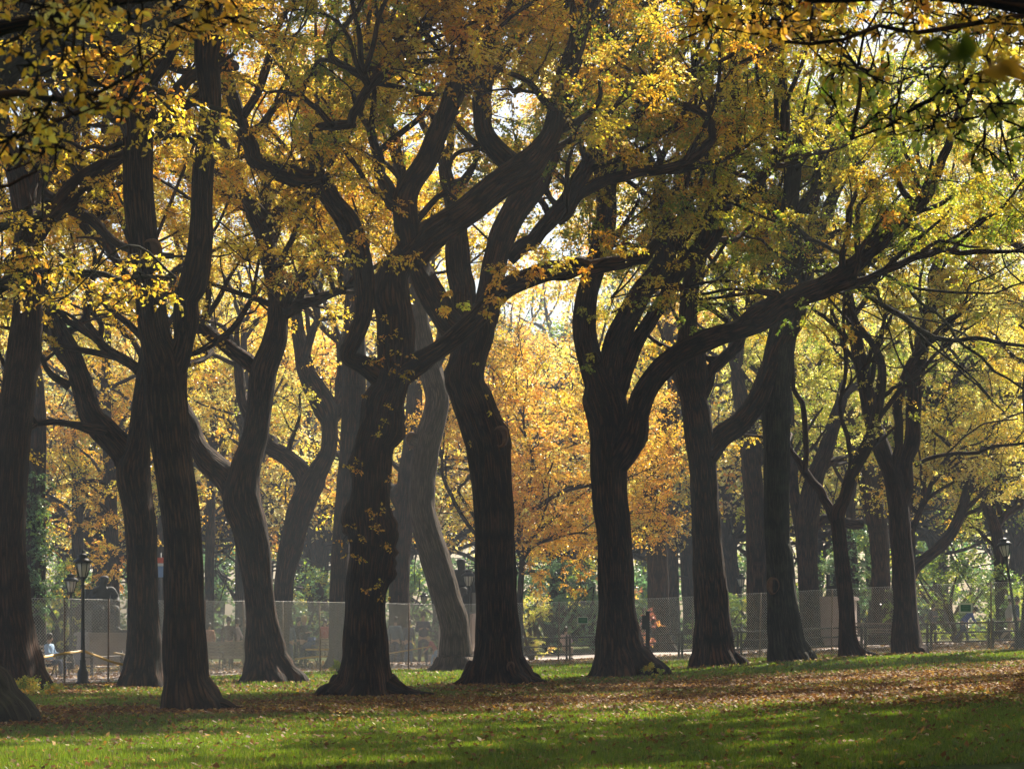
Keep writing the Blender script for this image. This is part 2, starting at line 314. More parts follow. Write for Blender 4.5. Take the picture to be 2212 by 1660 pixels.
ALL_SK = []
class Tree:
    def __init__(s, name, label, Y, base, seed, bark='bark', group=None, cat='tree', pal=None, leaf=0.10):
        """base = photo position of the foot of the trunk"""
        s.rng = np.random.default_rng(seed); s.seed = seed; s.Y = Y; s.mb = MB(); s.tw = s.mb; s.scars = []; s.LV = Leaves(); s.sk = []; s.sp = []
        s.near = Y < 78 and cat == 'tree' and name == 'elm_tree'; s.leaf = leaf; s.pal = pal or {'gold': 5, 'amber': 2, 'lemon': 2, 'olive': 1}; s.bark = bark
        x = (base[0] - CX)*Y/F; s.foot = np.array([x, Y, float(zg(x, Y))])
        s.root = empty(name, s.foot, label, cat, group); s.k = 0
    def limb(s, pts, dy=0.0, n=None, flare=0.0, bumps=None, d0=0.0, rough=0.035, grow=True, below=False):
        Y = s.Y; m = len(pts); P = []; r = []
        for i, (x, y, w_) in enumerate(pts):
            t = i/max(m-1, 1); Yp = Y + d0 + (dy - d0)*t; P.append(W(x, y, Yp)); r.append(w_*Yp/F/2)
        if m > 2 and max(r) < 1.2 and not below:
            P2 = [P[0]]; r2 = [r[0]]
            for i in range(1, m):
                sl = np.linalg.norm(P[i]-P[i-1])
                if sl > 1.0 or sl > 3*r[i]: P2.append((P[i]+P[i-1])/2 + s.rng.normal(0, .045*min(sl, 2.2), 3)); r2.append((r[i]+r[i-1])/2*s.rng.uniform(.92, 1.06))
                P2.append(P[i]); r2.append(r[i]*s.rng.uniform(.96, 1.08))
            P, r = P2, r2
        if below: P.insert(0, P[0] + np.array([0, 0, -.5])); r.insert(0, r[0]*1.05)
        P = np.array(P); r = np.array(r)
        big = r.max() > .16; n = n or (40 if r.max() > .3 else 20 if big else 8 if r.max() > .05 else 5)
        bm = None
        if bumps: bm = [(W(bx, by, Y - am*.2), am, sg) for bx, by, am, sg in bumps]
        s.k += 1
        s.mb.tube(P, r, n, step=0.12 if big else .35, rough=rough if big else .02, seed=s.seed*17+s.k, flare=flare, zbase=s.foot[2], bumps=bm)
        Q, q = resample(P, r, .4); s.sk.append((Q, q, grow)); return Q, q
    def branch(s, p, d, r, L, lev, out):
        rng = s.rng; m = 5; P = [p]; d = d/np.linalg.norm(d)
        for i in range(m):
            d = d + rng.normal(0, .22, 3) + np.array([0, 0, .05]); d /= np.linalg.norm(d); P.append(P[-1] + d*L/m)
        P = np.array(P); Rr = np.linspace(r, r*.4, m+1); s.k += 1
        s.mb.tube(P, Rr, 8 if r > .06 else 5, step=.35, rough=.02, seed=s.seed*17+s.k, cap=False)
        out.append((P, Rr, lev)); return P, Rr
    def crown(s, n1, zmin, n2=(2, 3), L1=(2.0, 4.2), L2=(1.0, 2.2), per=1.0, cl=(.75, 8, 20), ends=3, bias=(0, .15, .25), keep=None, Rmax=.32, zmax=30, fill=1.0):
        rng = s.rng; cand = []; out = []
        for Q, q, g in s.sk:
            if not g: continue
            for i in range(1, len(Q)):
                if Q[i, 2] > zmin and q[i] < Rmax: cand.append((Q[i], q[i], Q[i]-Q[i-1]))
            if q[-1] > .03 and Q[-1, 2] > zmin - 1:
                dd = Q[-1]-Q[-2]; dd /= max(np.linalg.norm(dd), 1e-6)
                for _ in range(ends):
                    P, Rr = s.branch(Q[-1], dd + rng.normal(0, .45, 3) + np.array([0, .1, .15]), min(q[-1]*.75, .2), rng.uniform(2.5, 4.5)*fill, 1, out)
                    cand.append((P[-1], Rr[-1]*1.5, P[-1]-P[-2])); cand.append((P[3], Rr[3], P[3]-P[2]))
        if cand:
            for k in range(n1):
                p, r, t = cand[rng.integers(len(cand))]
                a = rng.uniform(0, 6.283); d = np.array([math.cos(a), math.sin(a), rng.uniform(-.15, .8)]) + np.array(bias) + t/max(np.linalg.norm(t), 1e-6)*.4
                s.branch(p, d, min(r*.6, .09)+.012, rng.uniform(*L1), 1, out)
        lev1 = [o for o in out]
        for P, Rr, lv in lev1:
            for k in range(rng.integers(n2[0], n2[1]+1)):
                i = rng.integers(2, len(P)); a = rng.uniform(0, 6.283)
                d = np.array([math.cos(a), math.sin(a), rng.uniform(-.3, .6)]) + (P[i]-P[i-1])*.8
                s.branch(P[i], d, max(Rr[i]*.55, .012), rng.uniform(*L2), 2, out)
        for P, Rr, lv in out:
            for i in ((3, 5) if lv == 1 else (2, 4, 5)):
                if rng.random() > per: continue
                c = P[i] + rng.normal(0, .25, 3)
                px = CX + c[0]/c[1]*F; py = HY - (c[2]-CAMZ)/c[1]*F
                if px < -500 or px > 2700 or c[2] > zmax: continue
                if keep is not None and not keep(px, py, c, rng): continue
                R = cl[0]*rng.uniform(.7, 1.25); pal = s.pal(px, py, c) if callable(s.pal) else s.pal
                hid = py < -120
                clump(s.LV, None if hid else s.tw, rng, c, P[max(i-1, 0)], R, cl[1] if not hid else cl[1]//2, cl[2], s.leaf*(1.3 if hid else 1), pal)
    def canopy(s, n_=44, R0=6.5, z0=18.2, z1=24.5, cx=0, cy=0):
        rng = s.rng; pts = np.concatenate([Q for Q, q, g in s.sk])
        for k in range(n_):
            a = rng.uniform(0, 6.283); rr = R0*math.sqrt(rng.random()); z = rng.uniform(z0, z1 - 2.5*(rr/R0)**2)
            c = np.array([s.foot[0] + cx + rr*math.cos(a), s.Y + cy + rr*math.sin(a), z]); py = HY - (c[2]-CAMZ)/c[1]*F
            if py > -70: continue
            i = int(np.argmin(np.linalg.norm(pts - c, axis=1))); p = pts[i]; m1 = p*.5 + c*.5 + rng.normal(0, .3, 3) + [0, 0, .3]
            s.mb.tube([p, m1, c], [.05, .035, .015], 5, step=.5, cap=False); clump(s.LV, None, rng, c, m1, 1.35, 9, 15, .27, s.pal(1106, 0, c) if callable(s.pal) else s.pal)
    def spray(s, px, py, R, n_tw, n_lf, dY=0.0, size=None, pal=None, zf=.6):
        c = W(px, py, s.Y + dY); best = None; bd = 1e9
        for Q, q, g in s.sk:
            d = np.linalg.norm(Q - c, axis=1); i = int(np.argmin(d))
            if d[i] < bd: bd = d[i]; best = Q[i]
        if s.sp:
            SP = np.array(s.sp); d = np.linalg.norm(SP - c, axis=1)*1.1 + .05; i = int(np.argmin(d))
            if d[i] < bd: bd = d[i]; best = SP[i]
        m1 = best*.65 + c*.35 + s.rng.normal(0, .09*bd, 3) + np.array([0, 0, .1*bd]); mid = best*.3 + c*.7 + s.rng.normal(0, .07*bd, 3) + np.array([0, 0, .08*bd])
        s.sp += [m1, mid, c]
        rr = .005 + .006*min(bd, 2.5)
        if bd > .15: s.tw.tube([best, m1, mid, c], [rr, rr*.8, rr*.6, rr*.4], 5, step=.25, cap=False)
        p = pal or s.pal; p = p(px, py, c) if callable(p) else p
        clump(s.LV, s.tw, s.rng, c, mid, R, n_tw, n_lf, size or s.leaf, p, zf)
    def done(s, shape='kite', flat=.3, extra=None):
        f = s.foot
        t = s.mb.build("trunk", M[s.bark], s.root, loc=f)
        for q in s.scars: q.parent = t
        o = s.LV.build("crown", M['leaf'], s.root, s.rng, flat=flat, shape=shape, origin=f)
        if s.near: o.color = (.93, .90, .68, 1) if s.Y > 30 else (1, .95, .88, 1)  # tint darkens near leaves so the upper canopy looks shaded
        print(s.root.name, "leaves", s.LV.count())
        return s.root
def scar(tree, px, py, r, Y=None):
    """ringed scar of a cut limb on the side of a trunk facing the path"""
    Y = (Y or tree.Y); c = W(px, py, Y) - tree.foot
    mb = MB(); th = np.linspace(0, 2*np.pi, 18, endpoint=False)
    rows = []
    for rr, off in ((1.15, .10), (1.02, -.01), (.9, -.03), (.8, .0), (.72, .02), (.3, .03), (.02, .035)):
        rows.append(np.c_[np.cos(th)*r*rr*.72, np.full(18, off*1.0), np.sin(th)*r*rr*(1 + .06*np.sin(3*th))])
    mb.add(np.concatenate(rows) + c, grid_faces(len(rows), 18)); tree.scars.append(mb.build("branch_scar", M['scar'], tree.root))

# ------------------------------------------------------------------ the setting: ground, path
FEET = []
for _p in [(-70,1560),(45,1495),(420,1533),(305,1478),(585,1472),(785,1503),(1078,1478),(1350,1461),(1548,1438),(1705,1428),(1838,1417),(1963,1411)]:
    _Y = solveY(*_p); FEET.append(((_p[0] - CX)*_Y/F, _Y))
def litter_density(x, y):
    yc = np.where(x > -1, 50.0, 46.0 + 4*np.tanh((x + 4)/4)); hw = np.clip(5.5 + 0.5*(x + 4), 3.5, 13.0)
    d = np.clip(1.15 - np.abs(y - yc + 2.5*noise2(x, y, .3))/hw, 0, 1)
    d = np.clip(d*1.5, 0, 1)*(.75 + .45*noise2(x, y, 1.0))
    far = np.clip((y - fence_y(x) + 1.6)/1.5, 0, 1)*.38
    for fx, fy in FEET:
        q = np.hypot((x - fx)*.8, y - fy + .5); d = np.maximum(d, np.clip(1.9 - q, 0, 1)*(.7 + .4*noise2(x, y, 1.7)))
    return np.clip(np.maximum(d, far) + .05 + .06*noise2(x, y, .8), 0, 1)
FL = [W(-140, 1490, 59.0), W(119, 1478, 60.5), W(270, 1474, 64), W(496, 1465, 70), W(693, 1455, 75), W(868, 1450, 79.5), W(1000, 1446, 83.5), W(1300, 1429, 84), W(1600, 1420, 81), W(1913, 1410, 78.8), W(2060, 1407, 77.6), W(2330, 1400, 75.8)]
FLX = np.array([p[0] for p in FL]); FLY = np.array([p[1] for p in FL])
def fence_y(x): return np.interp(x, FLX, FLY)
def grid(name, xs, ys, m, lift=0.0, dens=False, mask=None):
    X, Y = np.meshgrid(xs, ys); Z = zg(X, Y) + lift
    if dens: Z = Z + 0.012*noise2(X, Y, 1.6)
    v = np.stack([X, Y, Z], -1).reshape(-1, 3); nx, ny = len(xs), len(ys)
    i = (np.arange(ny-1)[:, None]*nx + np.arange(nx-1)[None, :]).reshape(-1); f = np.stack([i, i+1, i+nx+1, i+nx], 1)
    if mask is not None:
        cen = v[f].mean(1); f = f[mask(cen[:, 0], cen[:, 1])]
    me = bpy.data.meshes.new(name); me.from_pydata(v.tolist(), [], f.tolist()); me.update()
    a = me.attributes.new("litter", 'FLOAT', 'POINT'); a.data.foreach_set("value", litter_density(v[:, 0], v[:, 1]).astype(np.float32))
    me.materials.append(m); o = bpy.data.objects.new(name, me); COL.objects.link(o); me.polygons.foreach_set("use_smooth", np.ones(len(me.polygons), bool))
    tag(o, kind="structure"); return o
gm, n, b = mat("lawn_soil_and_grass"); L = n.links.new
tc = n.nodes.new("ShaderNodeTexCoord"); at = n.nodes.new("ShaderNodeAttribute"); at.attribute_name = "litter"
n1 = n.nodes.new("ShaderNodeTexNoise"); n1.inputs["Scale"].default_value = 9; n1.inputs["Detail"].default_value = 8
n2 = n.nodes.new("ShaderNodeTexNoise"); n2.inputs["Scale"].default_value = 30; n2.inputs["Detail"].default_value = 6
L(tc.outputs["Object"], n1.inputs["Vector"]); L(tc.outputs["Object"], n2.inputs["Vector"])
g1 = n.nodes.new("ShaderNodeValToRGB"); g1.color_ramp.elements[0].color = (.018, .04, .005, 1); g1.color_ramp.elements[1].color = (.045, .085, .010, 1)
g1.color_ramp.elements[0].position = .35; g1.color_ramp.elements[1].position = .7; L(n1.outputs[0], g1.inputs[0])
g2 = n.nodes.new("ShaderNodeValToRGB"); g2.color_ramp.elements[0].color = (.04, .018, .008, 1); g2.color_ramp.elements[1].color = (.17, .08, .034, 1)
g2.color_ramp.elements[0].position = .35; g2.color_ramp.elements[1].position = .65; L(n2.outputs[0], g2.inputs[0])
ad = n.nodes.new("ShaderNodeMath"); ad.operation = 'ADD'; L(at.outputs["Fac"], ad.inputs[0])
s1 = n.nodes.new("ShaderNodeMath"); s1.operation = 'MULTIPLY_ADD'; L(n2.outputs[0], s1.inputs[0]); s1.inputs[1].default_value = 1.2; s1.inputs[2].default_value = -.6; L(s1.outputs[0], ad.inputs[1])
mr = n.nodes.new("ShaderNodeMapRange"); mr.inputs[1].default_value = .35; mr.inputs[2].default_value = .75; L(ad.outputs[0], mr.inputs[0])
mx = n.nodes.new("ShaderNodeMix"); mx.data_type = 'RGBA'; L(mr.outputs[0], mx.inputs[0]); L(g1.outputs[0], mx.inputs[6]); L(g2.outputs[0], mx.inputs[7]); L(mx.outputs[2], b.inputs["Base Color"])
b.inputs["Roughness"].default_value = 1; b.inputs["Specular IOR Level"].default_value = .1
bp = n.nodes.new("ShaderNodeBump"); bp.inputs["Strength"].default_value = .7; bp.inputs["Distance"].default_value = .04; L(n2.outputs[0], bp.inputs["Height"]); L(bp.outputs[0], b.inputs["Normal"])
xs = np.unique(np.concatenate([np.linspace(-230, -24, 30), np.linspace(-24, 26, 150), np.linspace(26, 230, 30)]))
ys = np.unique(np.concatenate([np.linspace(-40, 18, 14), np.linspace(18, 100, 230), np.linspace(100, 260, 30)]))
grid("ground", xs, ys, gm, dens=True)
pm = simple("worn_path_paving", (.30, .245, .225), .75, 0, .25, 2.5)
PEX = np.array([-40, -14.5, -12, -9, -5, -1.6, 2, 8, 14, 40]); PEY = np.array([58, 60.5, 63, 71, 77, 83, 96, 92, 88, 84.0])
def path_edge(x): return np.interp(x, PEX, PEY) + .5
tt = np.linspace(-40, 40, 240); uu = np.linspace(0, 1, 12)
v = []; 
for u in uu:
    for x in tt:
        y = float(path_edge(x)) + u*15.0; v.append((x, y, float(zg(x, y)) + .02))
nx = len(tt); f = [(j*nx+i, j*nx+i+1, (j+1)*nx+i+1, (j+1)*nx+i) for j in range(len(uu)-1) for i in range(nx-1)]
me = bpy.data.meshes.new("path"); me.from_pydata(v, [], f); me.update(); me.materials.append(pm)
o = bpy.data.objects.new("path", me); COL.objects.link(o); tag(o, kind="structure")
def on_path(x, y): e = path_edge(x); return (y > e) & (y < e + 15)

# ------------------------------------------------------------------ near row of elms, traced
def palmix(a, b, fn):
    def g(px, py, c):
        t = min(max(fn(px, py, c), 0), 1); ks = set(a) | set(b); return {k: a.get(k, 0)*(1-t) + b.get(k, 0)*t for k in ks}
    return g
GOLD = {'gold': 5, 'amber': 3, 'lemon': 1, 'olive': 2.5}
GREEN = {'green': 5, 'olive': 5, 'lime': 2, 'gold': 1.6}
MIX = {'gold': 3, 'olive': 4, 'amber': 2.4, 'lime': .8, 'green': 1.8}
YEL = {'lemon': 5, 'gold': 4, 'lime': 2.5, 'pale': 2}
ORANGE = {'orange': 5, 'amber': 3, 'gold': 3, 'lemon': 1}
MG = palmix(MIX, GREEN, lambda px, py, c: .35 + .5*math.sin(c[0]*.9 + c[2]*.7) + (px - 1400)/1500)
NG = "elms of the near row on the lawn"

t0 = Tree("elm_tree", "dark trunk foot cut off by the left edge of the photo, nearest elm", solveY(0, 1560), (-70, 1560), 11, 'bark_moss', pal=GOLD, leaf=.10, group=NG)  # mossy bark chosen for its darkness, to colour this foot as shaded
t0.limb([(-40,1575,250),(-62,1500,185),(-85,1400,135),(-95,1100,115),(-90,800,112),(-75,500,105),(-45,300,95),(0,165,75)], flare=.15, below=True)
t0.limb([(0,165,70),(50,112,62),(130,98,45),(200,88,36),(277,72,20)], dy=-2)
t0.limb([(-60,400,60),(-20,200,50),(0,60,40),(40,-60,30)], dy=2)
t0.limb([(-75,760,44),(-30,640,34),(60,600,24),(160,590,17),(260,605,11),(380,600,6)], dy=-6)
t0.limb([(-70,560,40),(-20,500,26),(40,480,16),(90,470,9)], dy=-5)
t0.limb([(0,1530,46),(60,1557,26),(105,1566,6)], grow=False, dy=-.5)
t0.crown(20, 9.0, per=.8, keep=lambda px, py, c, r: py < 330 or py < -50)
for k in range(62):
    px = t0.rng.uniform(-60, 400); py = t0.rng.normal(600, 30) if k < 40 else t0.rng.uniform(-20, 130) if k < 50 else t0.rng.uniform(400, 560)
    if k >= 50: px *= .35
    t0.spray(px, py, .38, 4, 9, dY=t0.rng.uniform(-8, -2), size=.085, pal=GOLD)
t0.canopy()
t0.done()

t1 = Tree("elm_tree", "elm at the left with a reddish furrowed trunk, a weedy clump at its foot", 54.5, (45, 1495), 12, 'bark_red', pal=GOLD, group=NG)
t1.limb([(38,1492,150),(32,1440,124),(26,1380,100),(20,1300,90),(16,1150,74),(25,980,70),(38,860,70),(55,730,68),(60,648,62),(62,560,56),(60,500,58)], flare=.6, below=True)
t1.limb([(62,520,48),(100,470,44),(150,415,40),(208,368,36),(262,338,26),(300,310,18)], dy=1.0)
t1.limb([(60,510,42),(42,440,36),(30,380,32),(10,300,26),(-20,200,20)], dy=2)
t1.limb([(70,420,38),(108,340,40),(145,280,36),(186,186,32),(217,140,22),(250,40,16)], dy=3, d0=1)
t1.limb([(60,500,46),(62,450,44),(75,410,40)], dy=1)
t1.limb([(95,280,14),(150,255,12),(215,320,10)], dy=1, d0=2)
t1.crown(26, 9.5, per=.9, keep=lambda px, py, c, r: py < 480 and (py < 160 or r.random() < .35))
t1.canopy()
t1.done()

t2 = Tree("elm_tree", "tall elm splitting into two upright stems, its root running right over the grass", solveY(420, 1533), (400, 1533), 13, pal=GOLD, group=NG)
t2.limb([(412,1536,150),(405,1500,120),(400,1450,98),(398,1300,85),(393,1152,83),(370,973,84),(361,860,86),(356,790,88),(338,735,66),(329,690,64),(325,648,61),(320,607,60),(301,434,64),(297,300,62)], flare=.5, below=True)
t2.limb([(297,310,56),(282,240,46),(265,173,43),(254,100,43),(250,-20,38),(240,-140,30)], dy=1)
t2.limb([(300,320,50),(315,250,38),(321,186,36),(338,95,38),(345,0,34),(360,-120,26)], dy=-1)
t2.limb([(370,820,50),(384,775,50),(396,735,46),(401,690,54),(402,648,50),(418,607,58),(435,434,46),(447,300,46),(451,175,47),(448,90,55),(452,0,54),(460,-120,45)], dy=-.6)
t2.limb([(450,190,22),(400,225,26),(360,245,24),(325,270,22)], grow=False)
t2.limb([(430,1490,70),(470,1520,34),(505,1531,18),(545,1534,6)], dy=-.3, grow=False)
t2.limb([(425,310,12),(390,290,12),(340,300,12)], grow=False, dy=.5)
t2.limb([(262,310,16),(230,322,12),(180,322,9),(130,300,6)], dy=-.5)
t2.crown(24, 11.0, per=.9, keep=lambda px, py, c, r: py < 60 or (py < 250 and r.random() < .25))
scar(t2, 325, 545, .26, t2.Y - .24)
t2.canopy()
t2.done()

ta = Tree("elm_tree", "elm behind the twin-stemmed one, its heavy limb swept up to the left", 60.3, (305, 1478), 14, pal=GOLD, group=NG)
ta.limb([(306,1482,108),(308,1440,88),(310,1400,76),(308,1300,64),(306,1152,66),(296,1080,66),(288,1020,72),(300,950,48),(306,876,40),(316,800,38),(326,720,34),(328,640,30),(318,560,24)], flare=.5, below=True)
ta.limb([(292,1040,62),(275,985,58),(225,931,58),(190,876,46),(170,804,46),(152,762,44),(130,722,42),(112,690,38),(95,650,30)], dy=1.5)
ta.limb([(150,835,22),(118,815,16),(100,795,13),(86,765,10)], dy=.5, d0=.6)
ta.limb([(225,930,22),(190,925,22),(150,915,14),(80,915,14)], dy=-1)
ta.limb([(320,650,18),(250,560,20),(210,480,26),(170,470,22),(190,500,18)], dy=2)
ta.limb([(300,800,24),(265,775,22),(220,745,20),(190,700,16),(200,600,14)], dy=2)
ta.crown(34, 7.6, per=.9, keep=lambda px, py, c, r: py < 520 or r.random() < .3)
ta.canopy()
ta.done()

tb = Tree("elm_tree", "forked elm with broad ribbed foot, one limb crossing left behind the twin stems", solveY(585, 1472), (585, 1472), 15, pal=GOLD, group=NG)
tb.limb([(585,1474,140),(580,1440,106),(574,1400,84),(562,1300,62),(541,1152,74),(522,1080,82),(530,1010,66),(550,940,56),(560,870,56),(570,800,60),(592,740,54),(600,690,46),(598,640,38),(590,600,38),(576,530,42),(566,490,44)], flare=.8, below=True)
tb.limb([(515,1090,56),(498,1040,60),(455,1000,52),(420,950,40),(395,890,34),(360,820,26)], dy=1.5)
tb.limb([(560,820,32),(535,780,34),(488,745,32),(436,703,28),(400,650,20),(360,600,14)], dy=1)
tb.limb([(566,500,30),(540,440,24),(510,415,20),(480,395,12)], dy=1)
tb.limb([(570,490,28),(600,458,26),(640,445,18),(690,400,10)], dy=-1)
tb.limb([(600,690,22),(632,630,18),(655,570,14),(690,520,9)], dy=.5)
tb.limb([(605,680,30),(650,655,24),(700,640,20),(750,618,14)], dy=-1.5)
tb.crown(50, 8.6, per=.9, keep=lambda px, py, c, r: py < 560 or r.random() < .35)
for k in range(40): tb.spray(tb.rng.uniform(500, 720), tb.rng.uniform(-40, 260), .9, 7, 12, dY=tb.rng.uniform(1, 4))
tb.canopy()
tb.done()

t3 = Tree("elm_tree", "gnarled burr-covered elm in the middle left, leafy sprigs on its black trunk", solveY(785, 1503), (785, 1503), 16, pal=palmix(GOLD, GREEN, lambda px, py, c: .15 + .6*(px < 760 and py < 300) + .25*math.sin(c[0]*1.3)), group=NG)
B3 = [(858,930,.16,.22),(852,1135,.14,.2),(752,1110,.20,.2),(848,1190,.2,.24),(840,1240,.16,.2),(830,860,.14,.2),(800,1100,.10,.3),(745,1150,.12,.16),(862,900,.1,.12),(772,1000,.1,.2),(836,1160,.12,.3)]
t3.limb([(782,1506,175),(787,1470,124),(788,1400,98),(790,1300,86),(800,1180,88),(798,1100,84),(806,973,82),(820,930,88),(828,876,84),(842,843,72),(852,805,74)], flare=.75, bumps=B3, below=True, rough=.05)
t3.limb([(842,830,50),(819,806,50),(783,785,40),(757,775,34),(752,762,34),(768,729,34),(784,685,38),(790,640,40),(785,580,42),(775,530,46),(752,477,46),(722,437,44),(700,400,42),(684,360,36),(682,312,30),(683,284,26),(723,272,20),(758,269,20),(764,243,17),(780,215,18),(797,188,20)], dy=-1.0, rough=.05)
t3.limb([(848,825,70),(852,745,76),(852,690,80),(844,640,74),(852,585,64),(888,540,60)], dy=.2, rough=.05)
t3.limb([(797,190,16),(784,165,17),(750,145,15),(717,126,15),(710,100,12),(730,75,11),(750,50,11),(790,-10,9)], dy=-1.8, d0=-1)
t3.limb([(797,190,16),(830,170,17),(860,152,15),(884,132,14),(880,115,14),(858,87,13),(835,60,12),(815,35,10),(800,-30,8)], dy=-.4, d0=-1)
t3.limb([(884,134,12),(953,132,12),(1023,123,12),(1070,122,13),(1118,82,12),(1226,12,10),(1300,-40,8)], dy=.5, d0=-.7)
t3.limb([(890,115,10),(898,70,9),(895,10,9)], dy=.5, d0=-.7)
t3.limb([(690,380,38),(660,388,40),(632,380,42),(580,362,40),(548,345,34),(528,290,34),(508,230,34),(495,190,32),(478,145,26),(470,90,20)], dy=-1.5, d0=-1)
t3.limb([(720,272,14),(690,238,13),(650,205,12),(610,197,9),(576,200,6)], dy=-1.5, d0=-1)
t3.limb([(878,560,66),(918,520,66),(958,492,64),(1010,455,60),(1075,400,62),(1131,365,60),(1165,330,52),(1190,290,44),(1204,240,42),(1216,190,38),(1245,110,30),(1270,30,24)], dy=1.2, rough=.05)
t3.limb([(1130,370,44),(1095,345,46),(1062,312,44),(1045,278,40),(1040,220,36),(1048,150,30),(1060,60,24)], dy=.4, d0=1.1)
t3.limb([(888,545,50),(878,480,50),(876,430,50),(890,395,46),(920,350,44),(940,300,42),(958,260,42),(985,200,38),(1000,150,30),(1010,120,28),(992,60,28),(970,0,30),(955,-60,24)], dy=-.5)
t3.limb([(880,450,40),(850,440,34),(835,400,30),(820,350,24),(800,280,18)], dy=1.2)
t3.limb([(862,808,56),(905,782,46),(959,747,40),(998,716,42),(1041,674,44),(1070,640,44),(1100,618,46),(1150,597,44),(1190,583,42),(1253,572,38),(1300,572,32),(1345,566,28),(1392,556,26),(1420,520,20)], dy=-1.8)
t3.limb([(740,1480,60),(712,1500,26),(685,1508,8)], dy=-.3, grow=False)
t3.limb([(840,1480,56),(880,1497,26),(925,1501,14),(965,1504,5)], dy=-.4, grow=False)
t3.limb([(1000,385,8),(960,400,8),(985,430,8)], grow=False, d0=1)
t3.limb([(1035,318,10),(1000,325,9),(975,345,9),(966,370,9),(972,410,6)], d0=.6, grow=False)
t3.crown(58, 12.0, per=.95, keep=lambda px, py, c, r: py < 470 or r.random() < .2)
for k in range(40):
    py = t3.rng.uniform(640, 1290); u = t3.rng.uniform(-1, 1); cx = np.interp(py, [640, 760, 850, 1000, 1300], [835, 845, 830, 803, 792])
    t3.spray(cx + u*58, py, .20, 3, 5, dY=-.75 + .4*abs(u), size=.085, pal={'gold': 4, 'amber': 4})
for px, py, r_ in [(700,560,.7),(720,610,.6),(770,520,.6),(760,560,.5),(700,500,.6),(830,500,.5),(820,440,.6),(800,390,.5),(740,380,.6),(780,330,.7),(690,330,.6),(860,330,.6),(850,560,.5),(880,560,.4),(1150,520,.5),(1190,540,.5),(1080,560,.5),(1110,590,.5),(1060,610,.4),(1080,640,.4),(1160,610,.4),(1250,600,.4),(1220,560,.4),(960,645,.25),(975,655,.25),(640,420,.7),(600,330,.7),(570,290,.7),(560,390,.5),(1050,665,.3),(1330,545,.5),(1290,520,.5)]:
    for q in range(2): t3.spray(px + t3.rng.normal(0, 18), py + t3.rng.normal(0, 14), r_*.8, 6, 11, dY=t3.rng.uniform(-2.4, -1.2), size=.09, pal={'gold': 5, 'amber': 3, 'lime': 1})
t3.canopy()
t3.done()

t4 = Tree("elm_tree", "big leaning elm at the centre with a ringed limb scar high on its right side", solveY(1078, 1478), (1078, 1478), 17, pal=palmix(MIX, GREEN, lambda px, py, c: .2 + .3*math.sin(c[0]*.8+c[2])), group=NG)
t4.limb([(1080,1480,172),(1076,1455,134),(1075,1420,110),(1075,1380,100),(1073,1300,92),(1070,1152,88),(1068,1100,90),(1055,973,94),(1044,930,96),(1026,876,90),(1008,825,80),(1014,770,82),(1026,720,86),(1035,680,74)], flare=.8, below=True, bumps=[(968,815,.14,.2),(1094,945,.1,.22)])
t4.limb([(1010,735,62),(975,700,62),(950,665,62),(925,620,58),(905,575,52),(888,520,44),(880,460,34),(870,390,24)], dy=1.6)
t4.limb([(1005,730,50),(1000,660,52),(992,590,50),(988,520,48),(985,470,42),(975,420,36),(960,360,26)], dy=2.2)
t4.limb([(1040,700,58),(1055,640,56),(1070,560,50),(1085,510,52),(1115,450,54),(1150,405,52),(1178,350,46),(1200,270,42),(1215,200,40),(1225,150,36),(1250,60,26)], dy=2.5, d0=.3)
t4.limb([(1100,560,30),(1150,522,34),(1190,475,34),(1223,434,34),(1262,370,34),(1290,320,28),(1340,272,26),(1384,236,24),(1440,195,20),(1500,150,14)], dy=3.2, d0=2)
t4.limb([(1205,480,20),(1245,428,22),(1285,402,24),(1323,386,26),(1384,369,24),(1450,362,22),(1505,335,20),(1538,300,18),(1536,262,16),(1496,234,14),(1460,220,9)], dy=3, d0=2.4)
t4.limb([(1110,1440,60),(1150,1470,26),(1195,1480,8)], dy=-.3, grow=False)
t4.limb([(1030,1450,60),(1000,1474,24),(965,1482,7)], dy=-.3, grow=False)
t4.limb([(1110,200,14),(1155,165,16),(1180,120,16),(1200,60,12)], dy=2, d0=2)
t4.crown(46, 12.0, per=.9, keep=lambda px, py, c, r: py < 430 or r.random() < .2)
scar(t4, 1080, 942, .27, t4.Y - .5)
scar(t4, 1103, 1440, .14, t4.Y - .72)
for k in range(5): t4.spray(t4.rng.uniform(1000, 1110), t4.rng.uniform(720, 1000), .16, 2, 5, dY=-.7, size=.085, pal={'gold': 3})
for k in range(45): t4.spray(t4.rng.uniform(1130, 1330), t4.rng.uniform(330, 560), .85, 7, 12, dY=t4.rng.uniform(3, 8), size=.12)
t4.canopy()
t4.done()

t5 = Tree("elm_tree", "elm right of centre whose long limb sweeps far up to the right", solveY(1350, 1461), (1350, 1461), 18, pal=palmix(MIX, GREEN, lambda px, py, c: .1 + (px - 1200)/900 + .2*math.sin(c[2]*1.3)), group=NG)
t5.limb([(1352,1463,165),(1345,1425,124),(1338,1390,98),(1332,1300,78),(1325,1152,71),(1317,1080,74),(1314,973,78),(1314,910,92),(1300,860,90),(1288,820,58),(1272,770,50),(1262,713,50),(1266,648,46),(1278,600,46),(1302,520,46),(1310,440,42),(1300,330,40),(1302,240,34),(1310,120,28)], flare=.8, below=True)
t5.limb([(1318,880,60),(1318,811,56),(1330,745,50),(1358,680,48),(1385,630,46),(1412,600,44),(1436,560,44),(1428,500,36),(1420,440,32),(1425,380,24)], dy=.8)
t5.limb([(1330,860,40),(1350,800,38),(1372,745,34),(1400,700,32),(1434,650,30),(1450,610,30),(1490,565,40),(1535,510,46),(1556,450,46),(1568,390,40),(1578,330,34),(1572,250,26),(1590,150,22)], dy=2.2)
